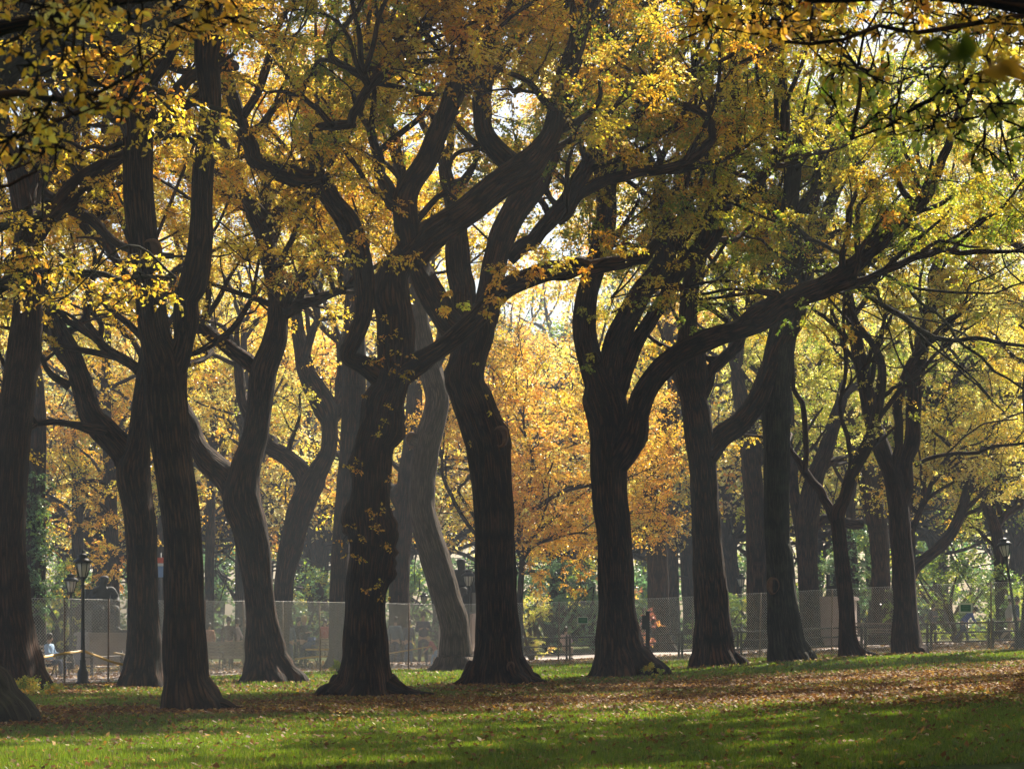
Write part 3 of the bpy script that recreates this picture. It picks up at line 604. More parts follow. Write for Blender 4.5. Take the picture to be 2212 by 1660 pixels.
t5.limb([(1328,1000,60),(1352,965,62),(1368,930,60),(1378,890,50),(1395,845,48),(1424,803,48),(1463,768,46),(1512,740,44),(1561,722,42),(1600,710,44),(1648,690,44),(1690,660,42),(1735,634,42),(1778,615,40),(1822,590,38),(1887,529,32),(1952,473,28),(2000,420,28),(2020,380,24),(2036,340,20),(2056,282,15),(2080,200,10)], dy=-2.5, d0=-.1, rough=.05, bumps=[(1385,950,.14,.14),(1400,870,.1,.16)])
t5.limb([(1735,650,20),(1778,637,20),(1840,612,18),(1908,585,17),(1973,556,15),(2038,538,14),(2110,543,12),(2185,543,8)], dy=-2.6, d0=-1.6)
t5.limb([(1600,700,20),(1640,665,24),(1680,640,22),(1640,630,12)], dy=-1.5, d0=-1.3)
t5.limb([(1630,400,20),(1675,350,22),(1694,290,20),(1695,210,18),(1688,130,16),(1700,70,14),(1700,-40,12)], dy=2, d0=2)
t5.limb([(1556,440,24),(1600,430,22),(1640,395,22),(1660,360,18)], dy=2, d0=2.2)
t5.limb([(1500,560,22),(1470,540,26),(1445,490,24),(1440,430,18),(1480,390,14)], dy=1.5, d0=1.5)
t5.crown(64, 10.8, per=.95, keep=lambda px, py, c, r: py < 480 or (py < 660 and r.random() < .35))
for px, py, r_ in [(1400,530,.8),(1440,540,.8),(1470,520,.8),(1500,555,.6),(1380,510,.6),(1430,500,.7),(1560,610,.8),(1620,600,.8),(1700,590,.8),(1500,640,.5),(1560,660,.6),(1620,650,.6),(1680,620,.7),(1480,690,.5),(1540,700,.5),(1330,600,.3),(1290,790,.35),(1270,680,.3),(1380,660,.4),(1400,580,.4),(1720,690,.45),(1750,670,.4),(1800,560,.8),(1760,540,.8),(1860,520,.7),(1900,430,.8),(1850,470,.8),(1960,420,.7)]:
    for q in range(2): t5.spray(px + t5.rng.normal(0, 16), py + t5.rng.normal(0, 14), r_*.8, 6, 11, dY=t5.rng.uniform(-2.6, .5), size=.09, pal=GOLD if px < 1480 and py < 580 else GREEN)
for k in range(50): t5.spray(t5.rng.uniform(1080, 1560), t5.rng.uniform(-40, 240), .9, 7, 12, dY=t5.rng.uniform(1, 4))
t5.canopy()
t5.done()

t6 = Tree("elm_tree", "elm whose right limb curves out like a bent arm to the right", solveY(1548, 1438), (1548, 1438), 19, 'bark', pal=MG, group=NG)
t6.limb([(1551,1441,124),(1547,1420,104),(1544,1390,86),(1538,1300,76),(1527,1152,62),(1522,1080,60),(1518,1000,60),(1510,940,66),(1503,890,62),(1497,860,60),(1490,800,76),(1490,760,64),(1485,700,40),(1490,620,38),(1510,560,34),(1520,480,30),(1510,380,24)], flare=.6, below=True)
t6.limb([(1525,985,50),(1555,945,48),(1595,915,46),(1632,868,46),(1658,810,46),(1675,765,44),(1700,715,44),(1725,660,36),(1740,600,28),(1750,520,20)], dy=.8)
t6.limb([(1510,860,30),(1535,800,26),(1570,768,26),(1595,745,24),(1620,690,18)], dy=1.5)
t6.crown(46, 9.6, per=.9, keep=lambda px, py, c, r: py < 560 or r.random() < .35)
for k in range(60): t6.spray(t6.rng.uniform(1560, 2150), t6.rng.uniform(100, 480), .9, 7, 12, dY=t6.rng.uniform(1, 6))
t6.canopy()
t6.done()

t7 = Tree("elm_tree", "straight black elm with a knot scar low on its left side", solveY(1705, 1428), (1705, 1428), 20, 'bark_moss', pal=MG, group=NG)
t7.limb([(1710,1431,100),(1703,1410,88),(1696,1370,74),(1690,1300,64),(1683,1200,58),(1678,1152,54),(1676,973,56),(1676,860,60),(1680,780,66),(1690,720,60),(1705,660,48),(1708,560,42),(1705,470,38),(1712,400,34),(1720,320,26)], flare=.6, below=True)
t7.limb([(1700,700,30),(1740,610,26),(1765,520,24),(1790,440,20),(1830,380,14)], dy=1.5)
t7.limb([(1700,480,22),(1660,440,30),(1640,390,26),(1600,330,18)], dy=1)
t7.limb([(1706,470,26),(1740,440,30),(1770,400,28),(1790,350,22),(1840,300,14)], dy=3)
t7.limb([(1790,470,22),(1810,400,26),(1830,350,22),(1850,290,16),(1900,230,10)], dy=3, d0=2.5)
t7.limb([(1680,468,10),(1712,486,13),(1743,514,15),(1760,540,13),(1778,568,13),(1810,593,13),(1843,611,12),(1900,655,12),(1938,677,13),(1977,708,13),(2017,729,12),(2060,736,11),(2166,742,9),(2240,752,6)], dy=-6, d0=-3, rough=.02)
t7.limb([(1743,516,9),(1800,540,9),(1865,560,9),(1934,605,8),(1960,618,8),(1995,625,7),(2070,632,6),(2151,633,5),(2230,605,4)], dy=-6.5, d0=-3.6)
t7.limb([(1960,618,6),(1990,655,7),(2055,710,7),(2085,748,7),(2147,801,6),(2211,840,5),(2260,870,4)], dy=-6, d0=-5)
t7.limb([(1977,712,6),(2030,760,6),(2090,805,5),(2140,860,4)], dy=-5.4, d0=-5)
t7.limb([(2017,731,4),(2065,790,4),(2110,830,4),(2170,890,3)], dy=-5.4, d0=-5.2)
t7.limb([(1890,650,4),(1920,710,4),(1950,790,4),(1990,860,3)], dy=-4.5, d0=-4.3)
t7.crown(44, 10.0, per=.9, keep=lambda px, py, c, r: (py < 560 and r.random() < .9) or r.random() < .12)
scar(t7, 1671, 1264, .26, t7.Y - .42)
t7.canopy()
t7.done()

t8 = Tree("elm_tree", "thin reddish forked tree between the knot-scarred elm and the last elm", solveY(1838, 1417), (1838, 1417), 21, 'bark_red', pal=YEL, leaf=.09, group=NG)
t8.limb([(1840,1419,62),(1834,1395,44),(1830,1360,36),(1827,1300,33),(1812,1152,30),(1808,1110,34),(1822,1080,26),(1841,1022,26),(1867,973,28),(1886,924,24),(1899,859,22),(1905,794,18),(1886,745,15),(1850,697,13),(1830,640,10)], flare=.4, below=True)
t8.limb([(1806,1130,24),(1790,1094,20),(1772,1058,18),(1737,1016,18),(1718,985,13),(1701,960,9)], dy=.4)
t8.limb([(1738,1020,12),(1740,941,13),(1733,869,12),(1714,840,10),(1712,780,7)], dy=-.4)
t8.limb([(1836,1040,14),(1838,990,11),(1831,941,10),(1815,869,9),(1824,827,9),(1824,740,8),(1822,664,7)], dy=-.6)
t8.limb([(1882,930,12),(1918,877,12),(1960,828,11),(2000,790,9),(2033,755,7)], dy=.3)
t8.limb([(1820,850,6),(1850,810,6),(1880,780,5)], dy=-.4)
t8.limb([(1850,1405,20),(1880,1412,12),(1905,1417,4)], dy=-.3, grow=False)
t8.crown(16, 7.2, per=.5, L1=(1.0, 2.4), L2=(.6, 1.2), cl=(.4, 5, 12), keep=lambda px, py, c, r: r.random() < .6)
for k in range(24): t8.spray(t8.rng.uniform(1840, 1900), t8.rng.uniform(820, 1080), .18, 3, 6, dY=t8.rng.uniform(-.5, .2), size=.075, pal=YEL)
t8.done()

t9 = Tree("elm_tree", "rightmost standing elm of the near row, forking into three brown stems", solveY(1963, 1411), (1963, 1411), 22, 'bark_red', pal=palmix(YEL, MIX, lambda px, py, c: .4), group=NG)
t9.limb([(1966,1413,84),(1960,1390,66),(1955,1300,49),(1945,1152,46),(1938,1075,46),(1925,1020,40),(1908,980,38),(1885,910,36),(1872,850,34),(1860,790,30),(1848,730,28),(1836,664,24),(1825,580,18)], flare=.5, below=True)
t9.limb([(1945,1120,30),(1958,1050,32),(1970,957,34),(1974,876,34),(1978,811,36),(1992,745,34),(2005,680,28),(2015,600,22),(2030,500,16)], dy=.8)
t9.limb([(1932,1060,18),(1932,1000,18),(1941,941,20),(1938,882,20),(1950,830,20),(1975,770,18)], dy=-.6)
t9.limb([(1976,1005,9),(2000,992,9),(2033,983,8),(2072,978,8),(2114,977,8),(2147,964,7),(2211,957,6),(2260,950,4)], dy=-1)
t9.limb([(2040,983,4),(2080,945,4),(2125,915,4),(2200,905,3)], dy=-1, d0=-.5)
t9.crown(26, 8.6, per=.8, keep=lambda px, py, c, r: py < 760 and r.random() < .8)
for k in range(20): t9.spray(t9.rng.uniform(1850, 2060), t9.rng.uniform(700, 1040), .2, 3, 6, dY=t9.rng.uniform(-.7, .2), size=.08, pal=YEL)
for k in range(70): t9.spray(t9.rng.uniform(1800, 2150), t9.rng.uniform(200, 620), .8, 7, 12, dY=t9.rng.uniform(0, 4), pal=MIX if k % 3 else GREEN)
t9.canopy()
t9.done()

tr = Tree("elm_tree", "brown trunk half cut off by the right edge beside the leaning lamp", 80.0, (2232, 1400), 23, 'bark_red', pal=YEL, group=NG)
tr.limb([(2245,1402,100),(2247,1380,84),(2248,1300,72),(2249,1150,68),(2248,1000,64),(2240,880,64),(2240,820,60),(2250,760,50),(2255,700,44),(2250,600,34)], flare=.6, below=True)
tr.limb([(2235,860,44),(2270,760,36),(2290,650,30),(2280,500,22)], dy=1)
for k in range(60): tr.spray(tr.rng.uniform(1960, 2260), tr.rng.uniform(120, 620), .9, 7, 12, dY=tr.rng.uniform(-2, 3), pal=GREEN)
tr.crown(44, 9.0, per=.9, keep=lambda px, py, c, r: py < 780)
tr.done()

# ------------------------------------------------------------------ near sprays hanging into the top of the picture
nl = Tree("elm_tree", "elm just outside the left edge, golden twigs hanging into the top left corner", 16.0, (-760, 1900), 31, pal={'gold': 5, 'lemon': 1.5, 'amber': 3}, leaf=.064, group=NG)
nl.limb([(-780,1900,330),(-770,1500,280),(-750,900,260),(-720,400,230),(-700,-200,200),(-690,-900,150)], below=True, flare=.4)
nl.limb([(-720,500,100),(-500,250,80),(-250,120,55),(0,60,34),(200,10,22),(420,-15,14),(640,-30,8)], dy=-2)
nl.limb([(-700,600,70),(-400,380,44),(-150,260,26),(40,200,16),(180,215,10),(300,150,6)], dy=-2.6)
nl.limb([(-150,260,14),(0,310,10),(120,262,9),(240,232,6),(300,180,4)], dy=-2.4, d0=-1.5)
nl.limb([(-300,340,20),(-100,420,12),(20,400,8),(80,370,5)], dy=-1.5, d0=-1)
nl.limb([(-690,-300,90),(-500,-800,60),(-200,-1200,40)], dy=2)
rg = nl.rng
for k in range(56):
    if k < 28: px, py = rg.uniform(-40, 560), abs(rg.normal(0, 55)) - 20
    elif k < 44: px, py = rg.uniform(-30, 330), 190 + rg.normal(0, 45)
    elif k < 58: px, py = rg.uniform(-30, 150), rg.uniform(240, 340)
    else: px, py = rg.uniform(200, 470), rg.uniform(120, 260)
    nl.spray(px, py, .17, 3, 5, dY=rg.uniform(-3, -1), zf=.7)
nl.crown(8, 6.5, per=.7, cl=(.6, 6, 14), keep=lambda px, py, c, r: py < -80)
nl.done(shape='full')

nr = Tree("elm_tree", "elm just outside the right edge, orange and green twigs hanging into the top corner", 17.0, (2960, 1800), 32, pal=palmix({'amber': 3, 'gold': 4, 'orange': 2}, {'green': 4, 'lime': 3, 'olive': 2}, lambda px, py, c: (py - 60)/120), leaf=.08, group=NG)
nr.limb([(2980,1850,330),(2970,1500,270),(2960,900,250),(2950,400,220),(2940,-200,190),(2930,-900,150)], below=True, flare=.4)
nr.limb([(2950,500,90),(2750,200,70),(2500,60,50),(2250,20,34),(2000,-10,22),(1760,0,14),(1500,-20,8)], dy=-1)
nr.limb([(2950,600,60),(2650,330,44),(2350,200,26),(2150,150,16),(1980,230,9),(1840,300,5)], dy=1)
nr.limb([(2950,560,60),(2600,160,40),(2200,-300,30),(1700,-600,24)], dy=-12)
nr.limb([(2250,25,14),(2050,60,12),(1900,55,10),(1750,95,8),(1640,75,6),(1540,60,4)], dy=0)
rg = nr.rng
for k in range(150):
    if k < 72: px, py = rg.uniform(1480, 2240), rg.uniform(-30, 90) - 0.02*rg.uniform(0, 1)
    elif k < 84: px, py = rg.uniform(2060, 2240), rg.uniform(0, 120)
    else:
        px = rg.uniform(1780, 2240); py = 130 + (px - 1780)*.1 + abs(rg.normal(0, 80))
    nr.spray(px, py, .18, 3, 5, dY=rg.uniform(-1, 5), zf=.55)
for k in range(0):
    px, py = [(2180, 640), (2200, 560), (2150, 690), (2210, 720), (2130, 620)][k]; nr.spray(px, py, .3, 4, 7, dY=6)
# one twig hangs close to the lens, far out of focus
PQ = np.array([W(2950,560,16.5), [2.6, 8, 6.2], [1.6, 4.5, 4.6], [.95, 3.6, 3.15], [.72, 3.3, 2.62], [.55, 3.2, 2.48]])
nr.mb.tube(PQ, [.06, .035, .02, .01, .006, .003], 6, step=.3)
for (px, py) in [(2060,95),(2100,130),(2150,135),(2185,150),(2040,120)]:
    c = W(px, py, 3.25); nr.LV.add(c[None]+rg.normal(0,.006,(2,3)), rg.normal(0,1,(2,3))*[1,.4,.4], np.full(2,.05), np.array([PAL['green'],PAL['amber']])*.55 if px > 2120 else np.array([PAL['green'],PAL['green']])*.5)
nr.crown(8, 6.5, per=.7, cl=(.6, 6, 14), keep=lambda px, py, c, r: py < -80)
nr.done(shape='full')

# ------------------------------------------------------------------ trees beyond the chain-link fence, traced
HG = "trees standing in the mist behind the path"
def hazy(label, Y, px, limbs, pal, seed, bark='bark', n1=11, zmin=7.5, leaf=.13, keep=None, per=.7, grow_kw=None, flare=.5):
    t = Tree("park_tree", label, Y, (px, 0), seed, bark, pal=pal, leaf=leaf, group=HG)
    # foot of the trunk from the terrain
    fy = HY - (t.foot[2]-CAMZ)/Y*F
    first = True
    for L_ in limbs:
        dy = 0
        if isinstance(L_[0], (int, float)): dy, L_ = L_[0], L_[1]
        if first:
            w0 = L_[0][2]; L_ = [(L_[0][0], fy+2, w0*1.7), (L_[0][0], fy-14, w0*1.3), (L_[0][0], fy-34, w0*1.05)] + L_
            t.limb(L_, dy=0, flare=flare, below=True); first = False
        else: t.limb(L_, dy=dy)
    t.crown(n1, zmin, per=per, cl=(.95, 7, 13), keep=keep, **(grow_kw or {})); return t
YG = {'gold': 4, 'lemon': 4, 'amber': 2, 'lime': 1}
YGR = {'lime': 3, 'lemon': 2, 'olive': 3, 'green': 2, 'pale': 1}
t = hazy("pale blue-grey forked trunk leaning in the mist behind the ribbed elm", 86, 612, [[(612,1380,32),(614,1259,40),(633,1168,52),(650,1100,56),(672,1045,56),(688,1015,42),(708,975,34),(712,925,34),(705,885,56),(680,840,50),(660,800,40),(650,750,34),(641,700,28),(640,640,20)], (1,[(665,1050,40),(650,1015,38),(618,985,34),(579,962,32),(540,900,26),(520,830,22),(515,760,18)]), (1,[(715,900,40),(738,860,34),(740,800,26),(735,740,20)]), (-1,[(655,790,20),(670,730,18),(690,690,14)])], YG, 41)
for k in range(150): t.spray(t.rng.uniform(300, 780), t.rng.uniform(120, 620), 1.0, 7, 13, dY=t.rng.uniform(0, 6), size=.16)
t.done()
t = hazy("straight grey-brown trunk showing just left of the burr-covered elm", 80, 732, [[(732,1380,46),(733,1240,40),(738,1150,40),(750,1050,46),(760,950,50),(764,800,50),(765,700,46),(768,600,40),(770,500,34),(760,400,26)], (1,[(760,620,24),(730,570,20),(700,540,14)])], YG, 42, zmin=10); t.done()
t = hazy("misty grey trunk showing between the burr-covered elm and the pale trunk", 95, 862, [[(862,1360,46),(863,1230,44),(872,1120,42),(878,1050,40),(890,950,36),(895,850,34),(900,760,30)], (.5,[(868,1090,34),(850,1060,26),(845,1055,20)]), (1,[(850,1070,26),(880,1030,24),(905,1000,22),(940,960,18)])], YG, 43); t.done()
t = hazy("pale curving trunk with a sawn-off stub, leaning out from behind the central elm", 79, 985, [[(985,1420,72),(982,1350,62),(965,1290,60),(944,1215,62),(925,1152,60),(912,1100,56),(912,1050,54),(916,1000,56),(924,950,56),(938,900,52),(944,860,50),(936,820,52),(925,780,48),(914,730,40),(905,660,34),(895,600,30),(900,500,26)], (.5,[(934,800,30),(950,745,24),(955,700,18)]), (-.2,[(915,965,34),(898,955,32),(886,948,30)])], YG, 44, 'bark_grey', zmin=10)
t.sk[-1] = (t.sk[-1][0], t.sk[-1][1], False); scar(t, 889, 949, .26, t.Y - .3); t.done()
t = hazy("misty forked trunk behind the fence between the swept-limb elm and the bent-arm elm", 104, 1418, [[(1425,1350,48),(1422,1275,46),(1417,1150,44),(1413,1080,46),(1408,1020,48),(1398,990,34),(1385,960,30),(1365,940,24),(1340,900,20)], (1,[(1412,1040,36),(1425,990,34),(1437,945,36),(1450,900,36),(1458,850,30),(1450,780,24),(1445,700,20)])], {'lemon': 3, 'gold': 3, 'orange': 2}, 45, n1=26, zmin=6)
for k in range(190): t.spray(t.rng.uniform(1030, 1370), t.rng.uniform(130, 650), 1.1, 7, 13, dY=t.rng.uniform(-3, 3), size=.18)
t.done()
t = hazy("broad misty trunk seen left of the straight black elm", 98, 1634, [[(1637,1330,46),(1635,1200,44),(1632,1100,46),(1622,1000,44),(1615,920,40),(1600,860,34),(1590,800,28)], (1,[(1634,1000,30),(1650,930,26),(1665,850,22)])], YGR, 46); t.done()
t = hazy("misty double trunk right of the straight black elm", 96, 1745, [[(1748,1330,44),(1746,1250,42),(1742,1150,46),(1750,1080,44),(1762,1030,36),(1785,970,32),(1800,920,30),(1820,860,24)], (1,[(1738,1170,30),(1722,1100,26),(1712,1020,22),(1705,960,18)]), (1,[(1755,1140,20),(1780,1120,22),(1815,1125,22),(1860,1130,24)]), (1,[(1765,1020,20),(1790,1000,16),(1830,990,12)])], YGR, 47); t.done()
t = hazy("slim ivy-clad trunk behind the thin reddish tree", 108, 1843, [[(1845,1330,28),(1843,1250,24),(1838,1150,22),(1840,1050,20),(1850,950,16)]], YGR, 48, n1=14)
for k in range(90):
    py = t.rng.uniform(1130, 1300); t.spray(1845 + t.rng.normal(0, 26), py, .5, 4, 12, dY=t.rng.uniform(-1, .3), pal={'dgreen': 5, 'teal': 3, 'green': 1})
t.done()
t = hazy("misty trunk between the thin reddish tree and the last elm", 102, 1900, [[(1903,1330,40),(1902,1230,40),(1896,1150,42),(1886,1090,44),(1870,1030,36),(1850,970,30),(1830,900,24)], (1,[(1890,1100,26),(1905,1030,22),(1915,960,18)])], YGR, 49); t.done()
t = hazy("leaning dark tree with long slanting limbs right of the last elm", 92, 1976, [[(1950,1330,30),(1955,1270,34),(1978,1224,26),(2005,1202,24),(2030,1180,24),(2052,1155,24),(2075,1110,22),(2090,1060,20),(2105,1010,16),(2118,980,12),(2140,930,8)], (.5,[(1965,1250,16),(1970,1150,15),(1985,1110,14),(2005,1070,13),(2020,1030,9)]), (1,[(2085,1075,10),(2110,1040,8),(2135,1000,6)])], {'lemon': 3, 'gold': 3, 'olive': 3}, 50, n1=30, zmin=5, flare=.2); t.done()
t = hazy("misty tree with hazy limbs reaching up to the right behind the last elm", 97, 1935, [[(1935,1330,30),(1945,1200,26),(1960,1080,26),(1985,1000,26),(2010,950,24),(2045,905,30),(2080,870,28),(2120,855,22),(2160,850,16)], (1,[(1975,1010,18),(1995,900,22),(2010,866,22),(2050,845,22),(2090,805,18),(2130,772,14)])], YGR, 51, n1=30, zmin=7)
for k in range(190): t.spray(t.rng.uniform(1720, 2260), t.rng.uniform(100, 640), 1.1, 7, 13, dY=t.rng.uniform(-2, 4), size=.18)
t.done()
t = hazy("forked misty tree near the right edge behind the leaning lamp", 96, 2160, [[(2165,1330,26),(2162,1250,28),(2158,1180,26),(2148,1130,24),(2132,1095,20),(2122,1060,14),(2115,1000,10)], (1,[(2152,1140,18),(2175,1110,16),(2200,1095,14),(2230,1060,10)]), (1,[(2160,1110,12),(2155,1060,12),(2150,1000,9)])], {'lemon': 2, 'gold': 2, 'green': 3, 'lime': 2}, 52, n1=36, zmin=3.5, flare=.3); t.done()
t = hazy("dark trunk wrapped in green ivy at the far left", 84, 78, [[(78,1330,44),(78,1200,42),(76,1100,44),(78,1020,44),(80,900,40),(70,760,34)]], YG, 53)
for k in range(150):
    py = t.rng.uniform(1020, 1330); t.spray(80 + t.rng.normal(0, 20), py, .34, 4, 11, dY=t.rng.uniform(-.8, .2), size=.1, pal={'dgreen': 6, 'teal': 3, 'green': 1})
t.done()
for lab, Y, px, w0, sd, ln in [("thin far trunk left of the tall lamp", 118, 168, 28, 54, 0), ("rust-leaved tree behind the statue on the left", 100, 246, 28, 55, -6), ("thin trunk right beside the twin-stemmed elm", 112, 452, 22, 56, 4), ("dim trunk close left of the ribbed elm's trunk", 106, 520, 26, 57, 3), ("bluish trunk glimpsed left of the bent-arm elm", 122, 1455, 26, 58, -10), ("slim trunk between the swept-back elm and the twin stems", 110, 346, 20, 59, 4)]:
    t = hazy(lab, Y, px, [[(px,1350,w0),(px+ln*.3,1200,w0*.95),(px+ln,1080,w0*.9),(px+ln*2,960,w0*.85),(px+ln*3,840,w0*.7),(px+ln*2,700,w0*.5)], (1,[(px+ln,1060,w0*.6),(px+ln+26,980,w0*.5),(px+ln+50,880,w0*.35)])], {'amber': 4, 'orange': 3, 'gold': 3} if sd in (55,) else YG, sd, n1=24, zmin=5.5, keep=None); 
    if sd == 55:
        for k in range(80): t.spray(t.rng.normal(215, 42), t.rng.uniform(1040, 1290), .5, 4, 12, dY=t.rng.uniform(-2.5, 1), size=.12, pal={'amber': 4, 'orange': 4, 'gold': 1})
    t.done()
# the small orange tree in the middle
t = hazy("small orange maple with thin branches glowing in the gap at the centre", 92, 1122, [[(1122,1360,16),(1124,1280,14),(1128,1200,13),(1122,1150,12),(1135,1108,11),(1164,1094,10),(1210,1064,9),(1275,1048,6),(1330,1040,4)], (-1,[(1125,1220,9),(1150,1180,8),(1190,1165,7),(1250,1150,4)]), (1,[(1128,1180,9),(1180,1130,8),(1230,1090,6),(1270,1060,4)]), (1,[(1124,1160,10),(1140,1060,9),(1150,980,7),(1130,900,5)]), (-1,[(1118,1240,10),(1060,1180,9),(990,1100,9),(965,1050,8),(955,990,6)]), (0,[(1060,1180,7),(990,1060,7),(1018,1020,6),(1040,960,5)]), (1,[(1123,1200,8),(1090,1100,7),(1100,1000,6),(1080,900,4)])], ORANGE, 60, n1=60, zmin=4.2, leaf=.12, flare=.2, grow_kw=dict(L1=(1.2,2.8), L2=(.8,1.6), Rmax=.5, zmax=13))
for k in range(170):
    px = t.rng.uniform(1085, 1290); py = t.rng.uniform(760, 1235) + 25*math.sin(px*.05); t.spray(px, py, .62, 6, 13, dY=t.rng.uniform(-2, 4), size=.12, pal=palmix(ORANGE, YG, lambda a, b_, c: (900 - b_)/200), zf=.4)
for k in range(14): t.spray(t.rng.uniform(1150, 1270), t.rng.uniform(1225, 1280), .35, 4, 10, dY=t.rng.uniform(-2, 1), size=.11, pal={'orange': 4, 'amber': 3})
t.done()

# ------------------------------------------------------------------ far masses of trees, copied from five of them
def proto(seed, pal, h=19.0, low=5.5):
    rng = np.random.default_rng(seed); mb = MB(); LV = Leaves()
    P = [np.array([0, 0, -.5])]; d = np.array([0, 0, 1.0]); tips = []
    tall = low > 10
    for i in range(7): P.append(P[-1] + d*(1.75 if tall else 1.1) + rng.normal(0, .12, 3)*[1, 1, 0])
    mb.tube(P, np.linspace(.52, .36, 8), 12, step=.4, rough=.04, seed=seed, flare=.4)
    def rec(p, d, r, L, lev):
        Q = [p]
        for i in range(4): d = d + rng.normal(0, .2, 3) + [0, 0, .06]; d = d/np.linalg.norm(d); Q.append(Q[-1] + d*L/4)
        mb.tube(Q, np.linspace(r, r*.55, 5), 7 if lev < 2 else 4, step=.6, rough=.02, seed=seed + len(tips), cap=False)
        if lev >= 2: tips.append((Q[2], Q[4]))
        if lev < 3:
            for k in range(3 if lev else 3): rec(Q[4] if k else Q[3], d*.75 + rng.normal(0, .55, 3) + [0, 0, .12], r*.6, L*.72, lev+1)
    for k in range(5):
        a = k*1.257 + rng.uniform(-.4, .4); rec(P[(6 if tall else 4) + k % (2 if tall else 3)], np.array([math.cos(a)*.8, math.sin(a)*.8, 1.0]), .26, 5.2*h/19, 0)
    for k in range(3 if tall else 9):
        a = rng.uniform(0, 6.28); rec(P[7 if tall else 5], np.array([math.cos(a), math.sin(a), .12]), .12, 4.2, 1)
    for a, c in tips:
        if c[2] < low: continue
        clump(LV, None, rng, c + rng.normal(0, .3, 3), a, 1.35, 6 if not tall else 8, 8 if not tall else 15, .22 if not tall else .27, pal, .6)
    return mb, LV, rng
PROTO = []
for i, pal in enumerate([{'gold': 4, 'lemon': 4, 'amber': 2}, {'lime': 3, 'lemon': 3, 'olive': 2, 'gold': 2}, {'orange': 4, 'amber': 3, 'gold': 3}, {'teal': 4, 'green': 4, 'dgreen': 3, 'olive': 1}, {'pale': 3, 'lemon': 3, 'gold': 3}]):
    mb, LV, rng = proto(100 + i, pal); r = empty("park_tree", (0, 0, 0), "x", "tree"); tk = mb.build("trunk", M['bark'], r); cr = LV.build("crown", M['leaf'], r, rng, flat=.3); PROTO.append([r, tk, cr, False]); print("proto", LV.count())
def shade_tree(k, x, y, sc, rz, lab):
    """tall elms standing outside the picture whose crowns shade the lawn"""
    global SHADE
    if SHADE is None:
        mb, LV, rng = proto(140, {'gold': 4, 'lemon': 2, 'olive': 3}, h=24, low=13.2); r = empty("elm_tree", (0, 0, 0), "x", "tree"); SHADE = (r, mb.build("trunk", M['bark'], r), LV.build("crown", M['leaf'], r, rng, flat=.3))
        print("shade", LV.count())
    else:
        r0, t_, c_ = SHADE; r = r0.copy(); COL.objects.link(r)
        for q in (t_, c_): q = q.copy(); COL.objects.link(q); q.parent = r
    r.location = (x, y, float(zg(x, y))); r.rotation_euler = (0, 0, rz); r.scale = (sc, sc, sc); r["label"] = lab; r["group"] = "elms of the near row on the lawn"
SHADE = None
for k, (x, y, sc, rz) in enumerate([(9.8, 35, 1.2, 0), (18, 50, 1.05, 1.3), (19, 22, .95, 2.2), (20, 38, 1.05, 3.9), (-9.4, 32, 1.2, 3), (9, -8, 1.0, 4.1), (-9, -12, 1.0, 5), (22, 4, 1, .7), (0, -22, 1.1, 1.9), (-19, 4, 1, 2.7), (-24, -16, 1.1, .3), (20, -14, 1.1, 5.1), (1, -3, .95, 3.3), (-7.2, 21, 1.2, 2.0), (-6, 9, 1.1, 1.0), (6, 10, 1.1, 2.6), (7.2, 22, 1.2, 5.6), (-17, 44, 1, 4), (15.5, 46, 1.0, 2.9), (20, 61, 1.05, .2), (27, 53, 1.05, 4.4)]):
    shade_tree(k, x, y, sc, rz, "elm standing outside the picture on the " + ["right, level with the nearest trunk", "far right of the lawn", "right, half way to the trunks", "far right, level with the nearest trunk", "left, level with the nearest trunk", "right behind the lens", "left behind the lens", "far right beside the lens", "lawn well behind the lens", "far left beside the lens", "far left behind the lens", "far right behind the lens", "lawn just behind the lens", "left, half way to the trunks", "left, close beside the lens", "right, close beside the lens", "right, a third of the way to the trunks", "far left of the lawn", "right, nearest to the picture edge", "far right, level with the last trunks", "far right, outermost"][k])
FARLAB = ["far golden tree in the wall of foliage beyond the path", "far yellow-green tree in the wall of foliage beyond the path", "far orange tree in the wall of foliage beyond the path", "far dark green tree in the wall of foliage beyond the path", "far pale yellow tree in the wall of foliage beyond the path"]
def far(i, px, Y, rz, sc, lab):
    g = G(px, Y); p = PROTO[i]
    if not p[3]: r, tk, cr = p[0], p[1], p[2]; p[3] = True
    else:
        r = p[0].copy(); COL.objects.link(r); tk = p[1].copy(); cr = p[2].copy(); COL.objects.link(tk); COL.objects.link(cr); tk.parent = r; cr.parent = r
    r.location = g; r.rotation_euler = (0, 0, rz); r.scale = (sc, sc, sc*random.uniform(.95, 1.15)); r["label"] = lab; r["group"] = "far trees beyond the path: " + FARLAB[i].split()[1]
    v = random.uniform(.85, 1.12); cr.color = (v, v*random.uniform(.92, 1.05), v, 1)
ORD = 'first second third fourth fifth sixth seventh eighth ninth tenth eleventh twelfth thirteenth fourteenth fifteenth sixteenth seventeenth eighteenth nineteenth twentieth'.split()
FARP = [(-160,112,0),(30,118,1),(210,114,0),(390,112,4),(560,118,2),(690,112,4),(800,120,0),(960,114,2),(1190,120,2),(1330,114,0),(1500,118,4),(1590,112,1),(1750,118,1),(1900,113,4),(2040,118,1),(2200,112,0),(2380,116,1),
        (-260,134,1),(-60,140,0),(130,136,3),(300,138,1),(470,136,0),(650,142,3),(860,138,2),(1060,142,2),(1240,138,4),(1400,142,3),(1640,136,0),(1820,140,4),(1990,138,3),(2150,142,4),(2340,136,1),(2520,140,0),
        (-200,166,3),(60,160,1),(330,166,3),(560,170,1),(800,162,3),(1040,166,0),(1270,170,3),(1520,160,3),(1760,168,1),(2010,164,3),(2260,168,1),(2460,162,3)]
